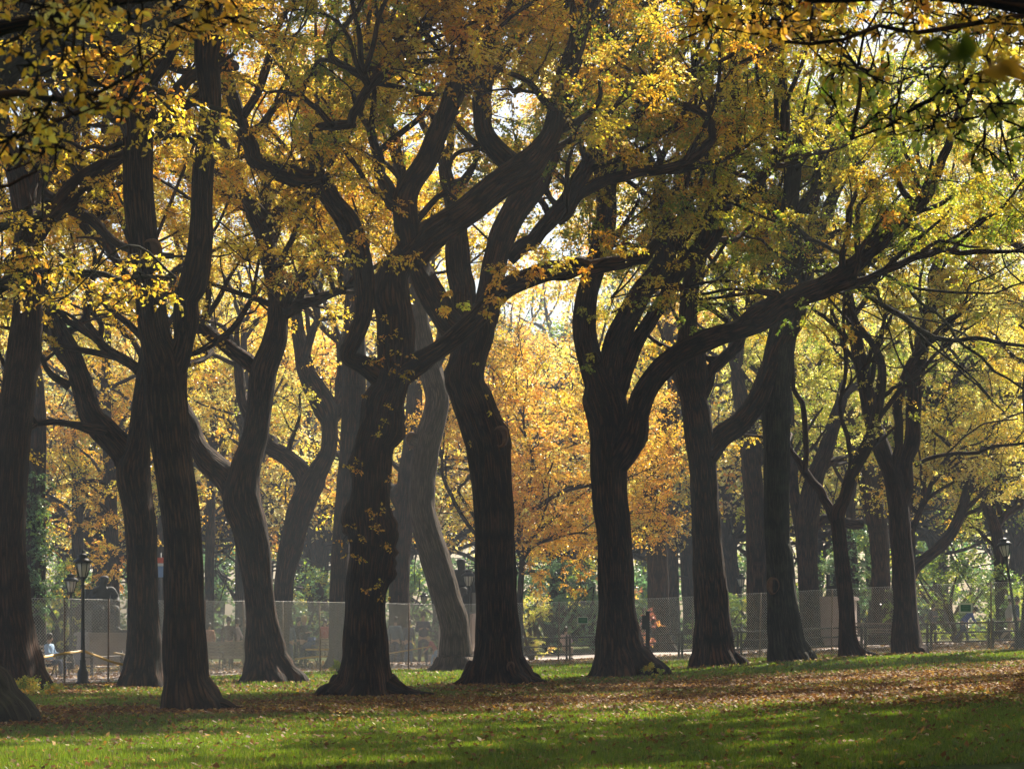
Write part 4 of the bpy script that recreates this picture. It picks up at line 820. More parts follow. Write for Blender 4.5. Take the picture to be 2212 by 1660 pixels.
for k, (px, Y, i) in enumerate(FARP):
    Y = Y + 14 if Y < 125 else Y + 32 if Y < 150 else Y + 38
    row = 0 if Y < 140 else 1 if Y < 190 else 2; rank = sum(1 for q in FARP if (0 if q[1] < 125 else 1 if q[1] < 150 else 2) == row and q[0] < px)
    lab = "far %s tree, %s from the left in the %s row beyond the path" % (["golden", "yellow-green", "orange", "dark green", "pale yellow"][i], ORD[rank], ["front", "middle", "back"][row])
    far(i, px, Y, k*2.1, random.uniform(1.0, 1.2) if Y < 140 else random.uniform(1.2, 1.4) if Y < 190 else random.uniform(1.7, 1.95), lab)
for p in PROTO: assert p[3]

# ------------------------------------------------------------------ bushes
def bush(label, px, Y, rx, h, n, pal, size=.12, seed=0, name="bush", cat="bush", R=.5):
    rng = np.random.default_rng(900+seed); g = G(px, Y); r = empty(name, g, label, cat); mb = MB(); LV = Leaves()
    for k in range(7):
        a = rng.uniform(0, 6.28); e = np.array([math.cos(a)*rx*.6, math.sin(a)*rx*.4, h*.7]); mb.tube([np.array([0, 0, -.05]), e*.5 + rng.normal(0, .1*h, 3)*[1, 1, .3], e], [.03*h, .02*h, .008*h], 5, step=.3)
    for k in range(n):
        a = rng.uniform(0, 6.28); q = math.sqrt(rng.random()); z = rng.uniform(.08, 1); s = math.sqrt(max(1 - max(z-.3, 0)**2*1.9, .05))
        c = np.array([math.cos(a)*rx*q*s, math.sin(a)*rx*.7*q*s, z*h]); clump(LV, None, rng, c, c*.7, R, 5, 12, size, pal, .6)
    mb.build("stems", M['bark'], r); LV.build("foliage", M['leaf'], r, rng, flat=.2)
    return r
TG = {'teal': 4, 'dgreen': 4, 'green': 2}
bush("large dark green shrub behind the rail fence at the right", 2070, 96, 3.2, 3.9, 150, {'dgreen': 4, 'green': 3, 'lime': 1}, seed=1)
bush("yellow-green bush beside the thin far lamp", 1560, 108, 1.8, 2.6, 70, {'green': 3, 'lime': 2, 'teal': 2}, seed=2)
bush("bluish green shrub behind the green sign on the fence", 1190, 112, 3.6, 4.6, 150, {'teal': 5, 'dgreen': 2}, seed=3)
bush("small yellow-leaved shrub left of the green sign", 1150, 97, .9, 3.1, 40, {'lemon': 3, 'lime': 3}, seed=4, size=.1, R=.4)
bush("teal shrub in the mist between the two leaning trunks", 670, 112, 3.4, 4.4, 140, {'teal': 4, 'green': 2, 'olive': 1}, seed=5)
bush("green shrub behind the lamps at the far left", 120, 104, 3.4, 4.6, 130, {'green': 3, 'dgreen': 2, 'olive': 2}, seed=6)
bush("red-leaved shrub beside the dark post with a box", 1380, 99, .9, 2.9, 26, {'red': 4, 'orange': 1}, seed=7, size=.1, R=.35)
bush("dark green shrub left of the last elm's trunk", 1800, 110, 2.4, 4.4, 90, TG, seed=8)
bush("dim green shrub behind the walkers in the middle", 830, 114, 3.2, 3.8, 110, TG, seed=9)
bush("low bluish shrub right of the orange maple", 1290, 116, 2.6, 3.4, 80, TG, seed=10)
for k, px in enumerate([-60, 180, 380, 560, 760, 950, 1080, 1270, 1420, 1640, 1860, 2020, 2240]):
    bush("tall shadowy %s shrub, %s of the row far behind the trees" % (["teal", "green", "bluish green"][k % 3], ["first", "second", "third", "fourth", "fifth", "sixth", "seventh", "eighth", "ninth", "tenth", "eleventh", "twelfth", "last"][k]), px, 142 + (k*7 % 5), 4.8, 5.0 + (k % 4)*.7, 120, [TG, {'green': 3, 'olive': 2, 'teal': 2}, {'teal': 4, 'green': 1}][k % 3], size=.22, seed=30 + k, R=.8)
bush("pale green shrub at the far right edge", 2190, 104, 2.0, 2.6, 60, {'lime': 2, 'green': 3}, seed=11)
bush("clump of tall weeds and seedlings at the foot of the left elm", 60, 52.5, 1.0, .42, 60, {'olive': 4, 'green': 3, 'amber': 1}, size=.06, seed=12, name="weed_clump", cat="weeds", R=.16)
bush("sprouting weed with yellow leaves at the foot of the swept-limb elm", 1415, 63.3, .35, .4, 8, {'olive': 4, 'green': 2}, size=.07, seed=13, name="weed_clump", cat="weeds", R=.12)
bush("small green weed by the bottom of the fence in the middle", 730, 74, .25, .5, 9, {'green': 3, 'lime': 1}, size=.07, seed=14, name="weed_clump", cat="weeds", R=.12)

# ------------------------------------------------------------------ chain-link fence
def along(pts, ds):
    P = np.array(pts)[:, :2]; s = np.concatenate([[0], np.cumsum(np.linalg.norm(np.diff(P, axis=0), axis=1))])
    q = np.clip(ds, 0, s[-1]); return np.stack([np.interp(q, s, P[:, 0]), np.interp(q, s, P[:, 1])], 1), s[-1]
FH = 2.28
fr = empty("chain_link_fence", (0, 76, 0), "tall thin chain-link fence running between the lawn and the misty path", "fence")
_, FLEN = along(FL, np.array([0.])); pit = .078; mb = MB(); hh = FH - .06
ks = np.arange(-int(hh/pit*1.0)-1, int(FLEN/pit)+1)
tri = np.array([[0, 1], [.87, -.5], [-.87, -.5]])*.0037
for sgn in (1, -1):
    nseg = 7; t_ = np.linspace(0, 1, nseg+1)
    for k in ks:
        s0 = k*pit; s1 = s0 + hh*.86
        ss = s0 + (s1-s0)*t_ if sgn > 0 else s1 - (s1-s0)*t_
        z = .05 + (hh)*t_; ok = (ss >= 0) & (ss <= FLEN)
        if ok.sum() < 2: continue
        xy, _ = along(FL, ss[ok]); zz = z[ok] + zg(xy[:, 0], xy[:, 1]); n_ = len(zz)
        base = np.c_[xy, zz]; tx = .0
        V_ = np.concatenate([base[i] + np.c_[tri[:, 0], tri[:, 1]*1.0 + (.003 if sgn > 0 else 0), np.zeros(3)] for i in range(n_)]); V_[:, 1] -= 0
        mb.add(V_ - np.array([0, 76, 0]), grid_faces(n_, 3))
mb.build("wire_mesh", M['wire'], fr, smooth=False)
mb = MB(); 
for zt in (FH, .06):
    xy, _ = along(FL, np.linspace(0, FLEN, 60)); mb.tube(np.c_[xy, zg(xy[:, 0], xy[:, 1]) + zt] - np.array([0, 76, 0]), np.full(60, .0035), 5)
mb.build("tension_wire", M['wire'], fr)
d = 1.0
while d < FLEN:
    xy, _ = along(FL, np.array([d])); x, y = xy[0]; lean = random.uniform(-.06, .06); mb = MB()
    P0 = np.array([x, y + .03, float(zg(x, y)) - .3]); P1 = np.array([x + lean, y + .03, float(zg(x, y)) + FH + .02])
    mb.tube(np.array([P0, (P0+P1)/2, P1]) - np.array([0, 76, 0]), [.027, .027, .027], 8); mb.build("fence_post", M['post'], fr); d += random.choice([2.3, 2.6, 3.0])

# ------------------------------------------------------------------ low rail fence
def rail_fence(label, pts, hs, ph, gap, name="rail_fence", double=True, r=.024):
    P = [G(px, Y) for px, Y in pts]; o = np.array(P[len(P)//2]); fr = empty(name, o, label, "fence"); _, Ln = along(P, np.array([0.]))
    for h in hs:
        m = int(Ln/1.2); xy, _ = along(P, np.linspace(0, Ln, m)); z = zg(xy[:, 0], xy[:, 1]) + h + np.random.default_rng(int(h*100)).normal(0, .008, m)
        mb = MB(); mb.tube(np.c_[xy, z] - o, np.full(m, r*1.25), 8); mb.build("rail", M['rail'], fr)
    d = .6; k = 0
    while d < Ln:
        for q in ((0, .14) if double else (0,)):
            xy, _ = along(P, np.array([d + q])); x, y = xy[0]; z = float(zg(x, y)); mb = MB(); c = np.array([x, y, z]) - o
            mb.box(c + [0, 0, ph/2 - .1], (.042, .042, ph/2 + .1)); mb.lathe(c + [0, 0, ph], [(.045, 0), (.045, .02), (.02, .035), (.034, .06), (.001, .09)], 8)
            mb.build("fence_post", M['iron'], fr, smooth=False)
        d += gap
rail_fence("black iron rail fence with paired posts at the right edge of the lawn", [(1100, 91), (1215, 89), (1443, 86.5), (1785, 83), (2014, 81), (2131, 79.5), (2400, 77)], (.30, .62, .94), .98, 2.45)
rail_fence("low thin rail fence behind the tall lamp at the left", [(180, 69), (300, 73), (420, 78)], (.3, .62), .7, 2.2, double=False, r=.016)

# ------------------------------------------------------------------ lamps
def lamp(label, px, Y, h, lean=0.0, leany=0.0, s=1.0):
    g = G(px, Y); r = empty("street_lamp", g, label, "street lamp", "cast-iron park lamps"); r.rotation_euler = (leany, lean, 0)
    mb = MB(); mb.lathe((0, 0, 0), [(.20, -.15), (.20, .06), (.15, .12), (.15, .34), (.11, .40), (.085, .50), (.075, .62), (.085, .64), (.062, .68), (.050, h*.5), (.042, h-.82), (.058, h-.80), (.058, h-.77), (.042, h-.75), (.05, h-.66), (.085, h-.58)], 12)
    mb.build("lamp_post", M['iron'], r)
    mb = MB(); b0 = h - .58; mb.lathe((0, 0, 0), [(.001, b0), (.095, b0), (.10, b0+.03), (.001, b0+.03)], 8)
    for k in range(8):
        a = k*math.pi/4; mb.tube([[math.cos(a)*.10, math.sin(a)*.10, b0], [math.cos(a)*.165, math.sin(a)*.165, b0+.22], [math.cos(a)*.195, math.sin(a)*.195, b0+.40]], [.011]*3, 4)
    mb.lathe((0, 0, 0), [(.19, b0+.395), (.205, b0+.40), (.205, b0+.43), (.19, b0+.435)], 8); lf = mb.build("lantern_frame", M['iron'], r)
    mb = MB(); mb.lathe((0, 0, 0), [(.001, b0+.02), (.085, b0+.03), (.15, b0+.22), (.18, b0+.395), (.001, b0+.40)], 8); mb.build("lamp_glass", M['glass'], lf)
    mb = MB(); mb.lathe((0, 0, 0), [(.20, b0+.42), (.265, b0+.41), (.27, b0+.43), (.20, b0+.50), (.13, b0+.535), (.13, b0+.60), (.145, b0+.61), (.11, b0+.63), (.03, b0+.66), (.02, b0+.70), (.035, b0+.72), (.02, b0+.745), (.001, b0+.77)], 10); mb.build("lamp_roof", M['iron'], lf)
    return r
lamp("tall black lamp post at the left, tied with yellow tape", 179, 61.6, 3.42)
lamp("smaller-looking black lamp left of the taped one", 153, 80, 3.25, lean=.0)
lamp("lamp half hidden behind the burr-covered elm's left side", 741, 84, 3.55)
lamp("lamp peeping out from behind the central elm's left side", 1012, 88, 3.55)
lamp("small far lamp framed between the bent-arm elm and the black elm", 1601, 118, 3.5)
lamp("leaning black lamp post near the right edge", 2203, 79, 3.75, lean=-.15)
lamp("tiny far lamp above the walkers behind the pale trunk", 916, 130, 3.2)

# ------------------------------------------------------------------ signs, posts, banner
def sign(label, px, py, Y, w_, h_, frame, post=False):
    c = W(px, py, Y); r = empty("sign", c, label, "sign", "green notice signs on the fence"); mb = MB(); mb.box((0, 0, 0), (w_/2, .01, h_/2)); mb.build("sign_board", M['signgreen'], r, smooth=False)
    mb = MB(); t = frame
    for q in ((0, h_/2 + t/2, w_/2 + t, t/2), (0, -h_/2 - t/2, w_/2 + t, t/2)): mb.box((q[0], -.002, q[1]), (q[2], .014, q[3]))
    for sx in (-1, 1): mb.box((sx*(w_/2 + t/2), -.002, 0), (t/2, .014, h_/2))
    mb.build("sign_frame", M['signwhite'], r, smooth=False)
    mb = MB()
    for z_, l_ in ((.25, .6), (.0, .7), (-.25, .45)): mb.box((0, -.012, z_*h_), (w_*l_/2, .0012, h_*.035))
    mb.build("faded_lettering", cloth("faded_lettering", (.16, .27, .20)), r, smooth=False)
    return r
sign("green sign with thin pale border hanging by the fence right of the central elm", 1259, 1339, 83.4, .34, .21, .02)
sign("green sign with thick white frame above the rail fence at the right", 2086, 1312.5, 74.6, .33, .22, .05)
g = G(1399, 82.5); r = empty("utility_post", g, "dark square post with a box on its side by the rail fence", "post"); mb = MB(); mb.box((0, 0, .8), (.07, .07, 1.0), taper=.95); mb.lathe((0, 0, 1.8), [(.08, 0), (.08, .03), (.001, .05)], 8); mb.build("post", M['iron'], r, smooth=False)
mb = MB(); mb.box((-.13, -.02, 1.42), (.075, .09, .24)); mb.box((-.13, -.02, 1.675), (.085, .1, .012)); mb.build("box", M['iron'], r, smooth=False)
c = G(347, 92); r = empty("banner", c, "red, white and blue banner on a pole between two left trunks", "banner"); mb = MB(); mb.tube([[0, 0, 0], [0, 0, 4.4]], [.04, .03], 8); mb.build("pole", M['iron'], r)
for nm, z0, z1, col in (("red_band", 3.98, 4.2, (.55, .10, .06)), ("white_band", 3.86, 3.976, (.6, .6, .62)), ("blue_band", 3.42, 3.856, (.16, .26, .5))):
    mb = MB(); mb.box((0, -.06, (z0+z1)/2), (.15, .012, (z1-z0)/2 - .001)); mb.build(nm, cloth(nm, col), r, smooth=False)

def tape(label, pts, w_=.075):
    P = np.array([W(*p) for p in pts]); o = P[0].copy(); P = P - o
    Q, _ = resample(P, np.zeros(len(P)), .12); n_ = len(Q); tw = np.sin(np.arange(n_)*.35)*.5; mb = MB()
    side = np.stack([np.zeros(n_), np.sin(tw), np.cos(tw)], 1)*w_/2; th = np.stack([np.zeros(n_), np.cos(tw), -np.sin(tw)], 1)*.0015
    V_ = np.stack([Q + side + th, Q - side + th, Q - side - th, Q + side - th], 1).reshape(-1, 3); mb.add(V_, grid_faces(n_, 4))
    return tag(mb.build("barrier_tape", M['tape'], None, loc=(0, 0, 0)), label, "barrier tape", "yellow barrier tapes by the path") , o
def tape_at(*a, **k):
    (ob), o = tape(*a, **k); ob.location = o
tape_at("yellow tape stretched from the left elm to the tall lamp", [(60,1424,56.5),(83,1420,58),(130,1412,60),(179,1405,61.55)], w_=.07)
tape_at("yellow tape sagging right from the tall lamp towards the next elm", [(183,1406,61.6),(210,1416,62.2),(240,1428,62.8),(290,1440,63.4)], w_=.075)
tape_at("short yellow tape behind the second fence post at the left", [(245,1409,66),(275,1414,66.5),(310,1420,67)], w_=.06)
tape_at("yellow tape looping low beside the ribbed elm's foot", [(636,1423,80),(680,1418,80),(724,1416,80),(728,1408,80),(726,1402,80),(690,1402,80),(660,1402,80)], w_=.07)
tape_at("thin yellow tape across the walkers behind the burr-covered elm", [(836,1411,84),(880,1404,84),(932,1395,84)], w_=.045)

# ------------------------------------------------------------------ people: skinned bodies
def skin_obj(name, pts, edges, rad, m, parent, sub=1):
    me = bpy.data.meshes.new(name); me.from_pydata([tuple(map(float, p)) for p in pts], edges, []); me.update()
    o = bpy.data.objects.new(name, me); COL.objects.link(o); o.parent = parent; md = o.modifiers.new("skin", 'SKIN'); md.use_smooth_shade = True
    sv = me.skin_vertices[0].data
    for i, r_ in enumerate(rad):
        sv[i].radius = (r_, r_) if np.isscalar(r_) else r_
        sv[i].use_root = (i == 0)
    s2 = o.modifiers.new("sub", 'SUBSURF'); s2.levels = sub; s2.render_levels = sub; me.materials.append(m); return o
def person(label, px, Y, top, bottom, hgt=1.72, rz=0.0, pose='stand', hair='hairdark', cap=None, bag=None, group="people walking and standing on the path", lean=0.0, dx=0, z0=None):
    g = G(px, Y) + np.array([0, 0, .02]); 
    if z0 is not None: g[2] += z0
    r = empty("person", g, label, "person", group, rz); s = hgt/1.75; r.scale = (s, s, s)
    A = lambda *q: np.array(q, float)
    if pose == 'sit':
        hip = A(0, 0, .52); kn = [A(.12, -.45, .52), A(-.12, -.45, .52)]; an = [A(.12, -.48, .09), A(-.12, -.45, .09)]
    elif pose == 'walk':
        hip = A(0, 0, .94); kn = [A(.10, -.20, .52), A(-.10, .04, .50)]; an = [A(.10, -.26, .10), A(-.10, .36, .17)]
    elif pose == 'crouch':
        hip = A(0, .1, .46); kn = [A(.14, -.28, .50), A(-.16, -.2, .42)]; an = [A(.13, -.12, .09), A(-.15, .06, .09)]
    else:
        hip = A(0, 0, .94); kn = [A(.10, -.02, .51), A(-.11, .0, .51)]; an = [A(.12, .02, .09), A(-.13, .03, .09)]
    f = lean; B = lambda h_, y=0, x=0: hip + A(x, y - f*h_, h_*math.cos(f))
    ch = B(.30); nk = B(.56); hd = B(.68, -.03); tp = B(.78, -.02)
    sh = [B(.47, 0, .17), B(.47, 0, -.17)]
    if pose == 'walk': el = [sh[0] + A(.06, .14, -.25), sh[1] + A(-.06, -.10, -.26)]; wr = [el[0] + A(.0, -.02, -.24), el[1] + A(.02, -.16, -.17)]
    elif pose in ('sit', 'crouch'): el = [sh[0] + A(.06, -.08, -.25), sh[1] + A(-.06, -.08, -.25)]; wr = [el[0] + A(-.06, -.22, -.02), el[1] + A(.06, -.22, -.02)]
    elif pose == 'hold': el = [sh[0] + A(.06, .03, -.26), sh[1] + A(-.06, .03, -.26)]; wr = [el[0] + A(-.10, -.20, .06), el[1] + A(.10, -.20, .06)]
    else: el = [sh[0] + A(.07, .03, -.27), sh[1] + A(-.07, .03, -.27)]; wr = [el[0] + A(.01, -.06, -.23), el[1] + A(-.01, -.08, -.22)]
    pts = [hip, ch, nk, hd, tp]; rad = [(.14, .10), (.15, .105), .055, (.078, .095), (.07, .085)]; ed = [(0, 1), (1, 2), (2, 3), (3, 4)]
    pts.append(hd + A(0, -.105, -.01)); rad.append(.014); ed.append((3, 5))           # nose
    for i in (0, 1):
        b = len(pts); pts += [B(.44, 0, .1 if i == 0 else -.1), sh[i], el[i], wr[i]]; rad += [.07, .055, .042, .028]; ed += [(1, b), (b, b+1), (b+1, b+2), (b+2, b+3)]
        hdv = wr[i] - el[i]; hdv /= np.linalg.norm(hdv); pm = wr[i] + hdv*.07; q = len(pts); pts.append(pm); rad.append(.032); ed.append((b+3, q)); sx = 1 if i == 0 else -1
        for k, (fx, ln) in enumerate([(-.028, .075), (-.009, .09), (.010, .085), (.027, .065)]):
            p1 = pm + hdv*.045 + A(0, fx, 0); pts += [p1, p1 + hdv*ln*.6 + A(-sx*.015, 0, 0)]; rad += [.009, .007]; ed += [(q, len(pts)-2), (len(pts)-2, len(pts)-1)]
        pts += [pm + A(-sx*.02, -.035, 0), pm + A(-sx*.03, -.05, 0) + hdv*.035]; rad += [.010, .008]; ed += [(q, len(pts)-2), (len(pts)-2, len(pts)-1)]
    for i in (0, 1):
        sx = 1 if i == 0 else -1; b = len(pts); pts += [hip + A(.09*sx, 0, -.06), (hip + A(.09*sx, 0, -.06) + kn[i])/2, kn[i], (kn[i]*.6 + an[i]*.4), an[i]]; rad += [.085, .075, .055, .052, .036]; ed += [(0, b), (b, b+1), (b+1, b+2), (b+2, b+3), (b+3, b+4)]
    skin_obj("body", pts, ed, rad, M['skin'], r)
    # jacket
    pts = [B(-.06), B(.12), B(.32), B(.47), B(.53)]; rad = [(.185, .13), (.165, .125), (.185, .135), (.13, .095), (.07, .07)]; ed = [(0, 1), (1, 2), (2, 3), (3, 4)]
    for i in (0, 1): b = len(pts); pts += [sh[i] + A(0, 0, .0), el[i], wr[i]]; rad += [.078, .062, .045]; ed += [(3, b), (b, b+1), (b+1, b+2)]
    skin_obj("jacket", pts, ed, rad, top, r)
    pts = [hip + A(0, 0, .03), hip + A(0, 0, -.04)]; rad = [(.17, .12), (.165, .12)]; ed = [(0, 1)]
    for i in (0, 1):
        sx = 1 if i == 0 else -1; b = len(pts); pts += [hip + A(.09*sx, 0, -.10), (hip + A(.09*sx, 0, -.08) + kn[i])/2, kn[i], (kn[i]*.5 + an[i]*.5), an[i]]; rad += [.10, .09, .073, .068, .06]; ed += [(1, b), (b, b+1), (b+1, b+2), (b+2, b+3), (b+3, b+4)]
    skin_obj("trousers", pts, ed, rad, bottom, r)
    for i in (0, 1): skin_obj("shoe", [an[i] + A(0, .02, -.03), an[i] + A(0, -.07, -.055), an[i] + A(0, -.16, -.065)], [(0, 1), (1, 2)], [.048, .042, .034], M['shoe'], r)
    mb = MB(); hc = (hd + tp)/2 + A(0, .012, .02); mb.lathe(hc, [(.075, -.10), (.095, -.03), (.097, .03), (.08, .085), (.045, .115), (.001, .125)], 12, 1.0, 1.12); hr = mb.build("hair", M[hair], r)
    if cap: mb = MB(); mb.lathe(hc + A(0, 0, .02), [(.104, .0), (.106, .03), (.09, .085), (.05, .12), (.001, .128)], 12, 1.0, 1.12); mb.box(hc + A(0, -.16, .028), (.07, .07, .008)); mb.build("cap", cap, r)
    if bag == 'backpack': mb = MB(); mb.lathe(B(.12) + A(0, .21, 0), [(.001, -.02), (.10, 0), (.14, .1), (.14, .28), (.10, .36), (.001, .38)], 10, 1.0, .6); mb.build("backpack", cloth("pale_grey_cloth", (.35, .36, .40)), r)
    if bag == 'bag': mb = MB(); mb.box(wr[0] + A(.02, -.02, -.28), (.06, .15, .13)); mb.tube([wr[0] + A(.02, -.1, -.15), wr[0] + A(.02, -.03, -.04), wr[0] + A(.02, .06, -.15)], [.01]*3, 5); mb.build("bag", cloth("blue_cloth", (.10, .16, .34)), r)
    return r
C = cloth
gy = C("grey_coat", (.10, .11, .12)); br = C("brown_coat", (.12, .075, .055)); nv = C("navy_coat", (.035, .05, .10)); bl = C("slate_jacket", (.10, .14, .19)); bk = C("black_cloth", (.03, .03, .035)); jn = C("denim", (.07, .11, .20)); pk = C("pale_pink_shirt", (.50, .38, .38)); rd = C("red_cloth", (.42, .12, .12)); orr = C("orange_cloth", (.40, .17, .10)); tn = C("tan_cloth", (.34, .26, .18)); wh = C("white_cap_cloth", (.72, .70, .68)); lb = C("light_blue_cloth", (.28, .42, .62))
person("person in a long brown coat behind a fence post, left of the ribbed elm", 494, 84, br, br, 1.80, .3)
person("person in a pale pink shirt walking, back half turned", 512, 88, pk, tn, 1.74, 1.9, 'walk')
person("person in dark green standing close to the ribbed elm's left side", 530, 92, C("dark_green", (.05, .08, .07)), bk, 1.72, 2.6)
person("person in orange glimpsed at the right side of the twin-stemmed elm", 452, 94, orr, bk, 1.55, .2)
person("person in a slate jacket just right of the ribbed elm", 624, 86, bl, jn, 1.74, 2.9)
person("person in a dark hooded parka holding a blue bag by a fence post", 656, 83.5, C("dark_parka", (.04, .045, .055)), bk, 1.84, 1.1, 'hold', 'hairblond', bag='bag')
person("person in black standing behind the one in the parka", 645, 90, bk, bk, 1.80, .4)
person("person in faded red far behind, between two fence posts", 702, 100, rd, tn, 1.66, .1, 'walk')
person("person in a white cap with a pale backpack left of the burr-covered elm", 731, 84, bk, bk, 1.76, -1.9, 'walk', cap=wh, bag='backpack')
person("broad person in a grey-blue coat just right of the burr-covered elm", 854, 88, bl, nv, 1.80, 3.0)
person("slim person in blue next to the broad grey-blue one", 883, 90, nv, jn, 1.70, .6)
person("tall person in navy standing behind the crouching child", 914, 87, nv, nv, 1.98, .2, 'hold')
person("blond child in red bending forward in front of the tall navy person", 941, 84.6, rd, lb, 1.15, -1.4, 'walk', 'hairblond', lean=.55)
person("person seated in a blue shirt beyond the fence at the far left", 106, 69, lb, nv, 1.68, 1.3, 'sit')
person("person in pink sitting on the kerb behind the rail fence", 1222, 97, pk, tn, 1.72, 2.8, 'sit')
person("person in a pale cap and light jacket at the right edge", 2182, 89, C("light_jacket", (.42, .40, .38)), tn, 1.74, 1.4, 'walk', cap=wh)
person("person in dark clothes right behind the one in the pale cap", 2196, 91, nv, bk, 1.74, 1.4)
person("person in a grey hooded top behind the rail fence right of the last elm", 2016, 94, gy, bk, 1.60, .5, 'hold')
person("person in blue bending over behind the rail fence below the framed sign", 2078, 92, C("royal_blue", (.06, .10, .34)), nv, 1.62, 1.5, 'walk', lean=.8)

# stroller
g = G(666, 81.5); r = empty("stroller", g, "dark baby stroller standing beside the fence near the parka wearer", "stroller", rz=.8)
mb = MB(); mb.tube([[-.35, .2, .12], [.0, .22, .55], [.42, .22, 1.0]], [.014]*3, 6); mb.tube([[-.35, -.2, .12], [.0, -.22, .55], [.42, -.22, 1.0]], [.014]*3, 6); mb.tube([[.3, .22, .12], [.0, .22, .5], [-.2, .22, .6]], [.014]*3, 6); mb.tube([[.3, -.22, .12], [0, -.22, .5], [-.2, -.22, .6]], [.014]*3, 6); mb.tube([[.42, .22, 1.0], [.43, 0, 1.01], [.42, -.22, 1.0]], [.016]*3, 6); mb.build("frame", M['iron'], r)
mb = MB(); mb.box((-.06, 0, .42), (.26, .2, .04)); mb.box((.16, 0, .62), (.04, .2, .2)); mb.build("seat", nv, r)
mb = MB(); th = np.linspace(0, 2.0, 8); ring = [[[.12 - .30*math.cos(a)*1.0 + .1, y_, .70 + .26*math.sin(a)] for y_ in (-.2, -.1, .1, .2)] for a in th]; 
V_ = np.array(ring).reshape(-1, 3); ff = [[i*4+j, i*4+j+1, (i+1)*4+j+1, (i+1)*4+j] for i in range(7) for j in range(3)]; mb.add(np.concatenate([V_, V_*[1, 1, 1] + [0, 0, .01]]), ff + [[a_+32 for a_ in q] for q in ff]); mb.build("hood", nv, r)
for x_, y_ in ((-.35, .2), (-.35, -.2), (.3, .22), (.3, -.22)):
    mb = MB(); a = np.linspace(0, 2*np.pi, 17); mb.tube(np.c_[x_ + .1*np.cos(a), np.full(17, y_), .12 + .1*np.sin(a)], np.full(17, .018), 6, cap=False); mb.box((x_, y_, .12), (.09, .006, .012)); mb.box((x_, y_, .12), (.012, .0075, .09)); mb.build("wheel", M['rubber'], r)

# benches along the path
def bench():
    r = empty("park_bench", (0, 0, 0), "x", "bench", "park benches along the path")
    mb = MB()
    for k in range(5): mb.box((0, -.22 + k*.105, .44 + .004*k), (1.0, .042, .018))
    mb.build("seat", M['wood'], r, smooth=False); mb = MB()
    for k in range(4): mb.box((0, .30 + k*.03, .56 + k*.12), (1.0, .016, .032))
    mb.build("backrest", M['wood'], r, smooth=False)
    for x_ in (-.85, 0, .85):
        mb = MB(); mb.tube([[x_, -.24, 0], [x_, -.22, .30], [x_, -.24, .41], [x_, .22, .42], [x_, .34, .62], [x_, .42, .96]], [.022]*6, 6); mb.tube([[x_, .36, 0], [x_, .28, .25], [x_, .22, .41]], [.022]*3, 6); mb.tube([[x_, -.24, .41], [x_, -.27, .60], [x_, -.1, .66], [x_, .34, .64]], [.018]*4, 6); mb.build("leg_frame", M['iron'], r)
    return r
b0 = bench(); kids = list(b0.children)
for i, (px, Y, rz, lab) in enumerate([(478, 75.5, .35, "bench with sun-glinting slats between the twin-stemmed and ribbed elms, nearer one"), (500, 79.5, .35, "bench with sun-glinting slats between the twin-stemmed and ribbed elms, farther one"), (106, 69.2, 1.3, "bench with a seated person at the far left"), (690, 94, .3, "bench behind the fence posts near the low tape"), (1870, 96, -.3, "bench in the mist between the thin reddish tree and the last elm")]):
    if i == 0: r = b0
    else:
        r = b0.copy(); COL.objects.link(r)
        for c in kids: q = c.copy(); COL.objects.link(q); q.parent = r
    r.location = G(px, Y) + np.array([0, 0, .02]); r.rotation_euler = (0, 0, rz); r["label"] = lab

# statues
def statue(label, px, Y, ph, fh, rz=0, raised=True, lean=.1):
    g = G(px, Y); r = empty("statue", g, label, "statue", rz=rz)
    mb = MB(); mb.box((0, 0, .12), (1.15, 1.15, .14)); mb.box((0, 0, .35), (.98, .98, .09)); mb.box((0, 0, .44 + (ph-.6)/2), (.80, .80, (ph-.6)/2), taper=.95); mb.box((0, 0, ph - .10), (.86, .86, .06)); mb.box((0, 0, ph - .02), (.78, .78, .02)); mb.build("pedestal", M['granite'], r, smooth=False)
    s = fh/1.35; A = lambda x, y, z: np.array([x*s, y*s, ph + z*s])
    pts = [A(0, .05, .55), A(0, .05 - lean*.6, .85), A(0, .03 - lean, 1.08), A(0, -.02 - lean, 1.22), A(0, -.03 - lean, 1.32), A(.2, 0 - lean, 1.02), A(.32, -.1, .78), A(.25, -.35, .68), A(-.2, -lean, 1.02), A(-.34, -.05, .78), A(-.24, -.38, .74), A(.13, -.05, .52), A(.17, -.5, .55), A(.16, -.55, .08), A(.16, -.68, .05), A(-.13, -.05, .52), A(-.17, -.42, .55), A(-.18, -.36, .08), A(-.18, -.5, .05)]
    rad = [(.2*s, .17*s), (.19*s, .14*s), 0.09*s, .13*s, .11*s, .085*s, .065*s, .045*s, .085*s, .065*s, .045*s, .12*s, .09*s, .06*s, .045*s, .12*s, .09*s, .06*s, .045*s]
    ed = [(0,1),(1,2),(2,3),(3,4),(1,5),(5,6),(6,7),(1,8),(8,9),(9,10),(0,11),(11,12),(12,13),(13,14),(0,15),(15,16),(16,17),(17,18)]
    skin_obj("figure", pts, ed, rad, M['bronze'], r)
    mb = MB(); mb.box(A(0, .08, .25), (.34*s, .3*s, .25*s)); mb.box(A(0, .36, .5), (.34*s, .05*s, .5*s), taper=.9); mb.box(A(0, -.05, .02), (.42*s, .5*s, .03*s)); mb.build("seat_rock", M['bronze'], r, smooth=False)
    return r
statue("dark seated bronze figure on a tall pink pedestal behind the left lamps", 222, 88, 1.25, 2.2, .5)
statue("bluish dark statue half hidden between the pale trunk and the central elm", 1000, 98, 2.0, 2.4, -.4)
statue("dark seated statue on a broad pinkish pedestal behind the thin reddish tree", 1806, 97, 2.1, 1.25, 1.3)

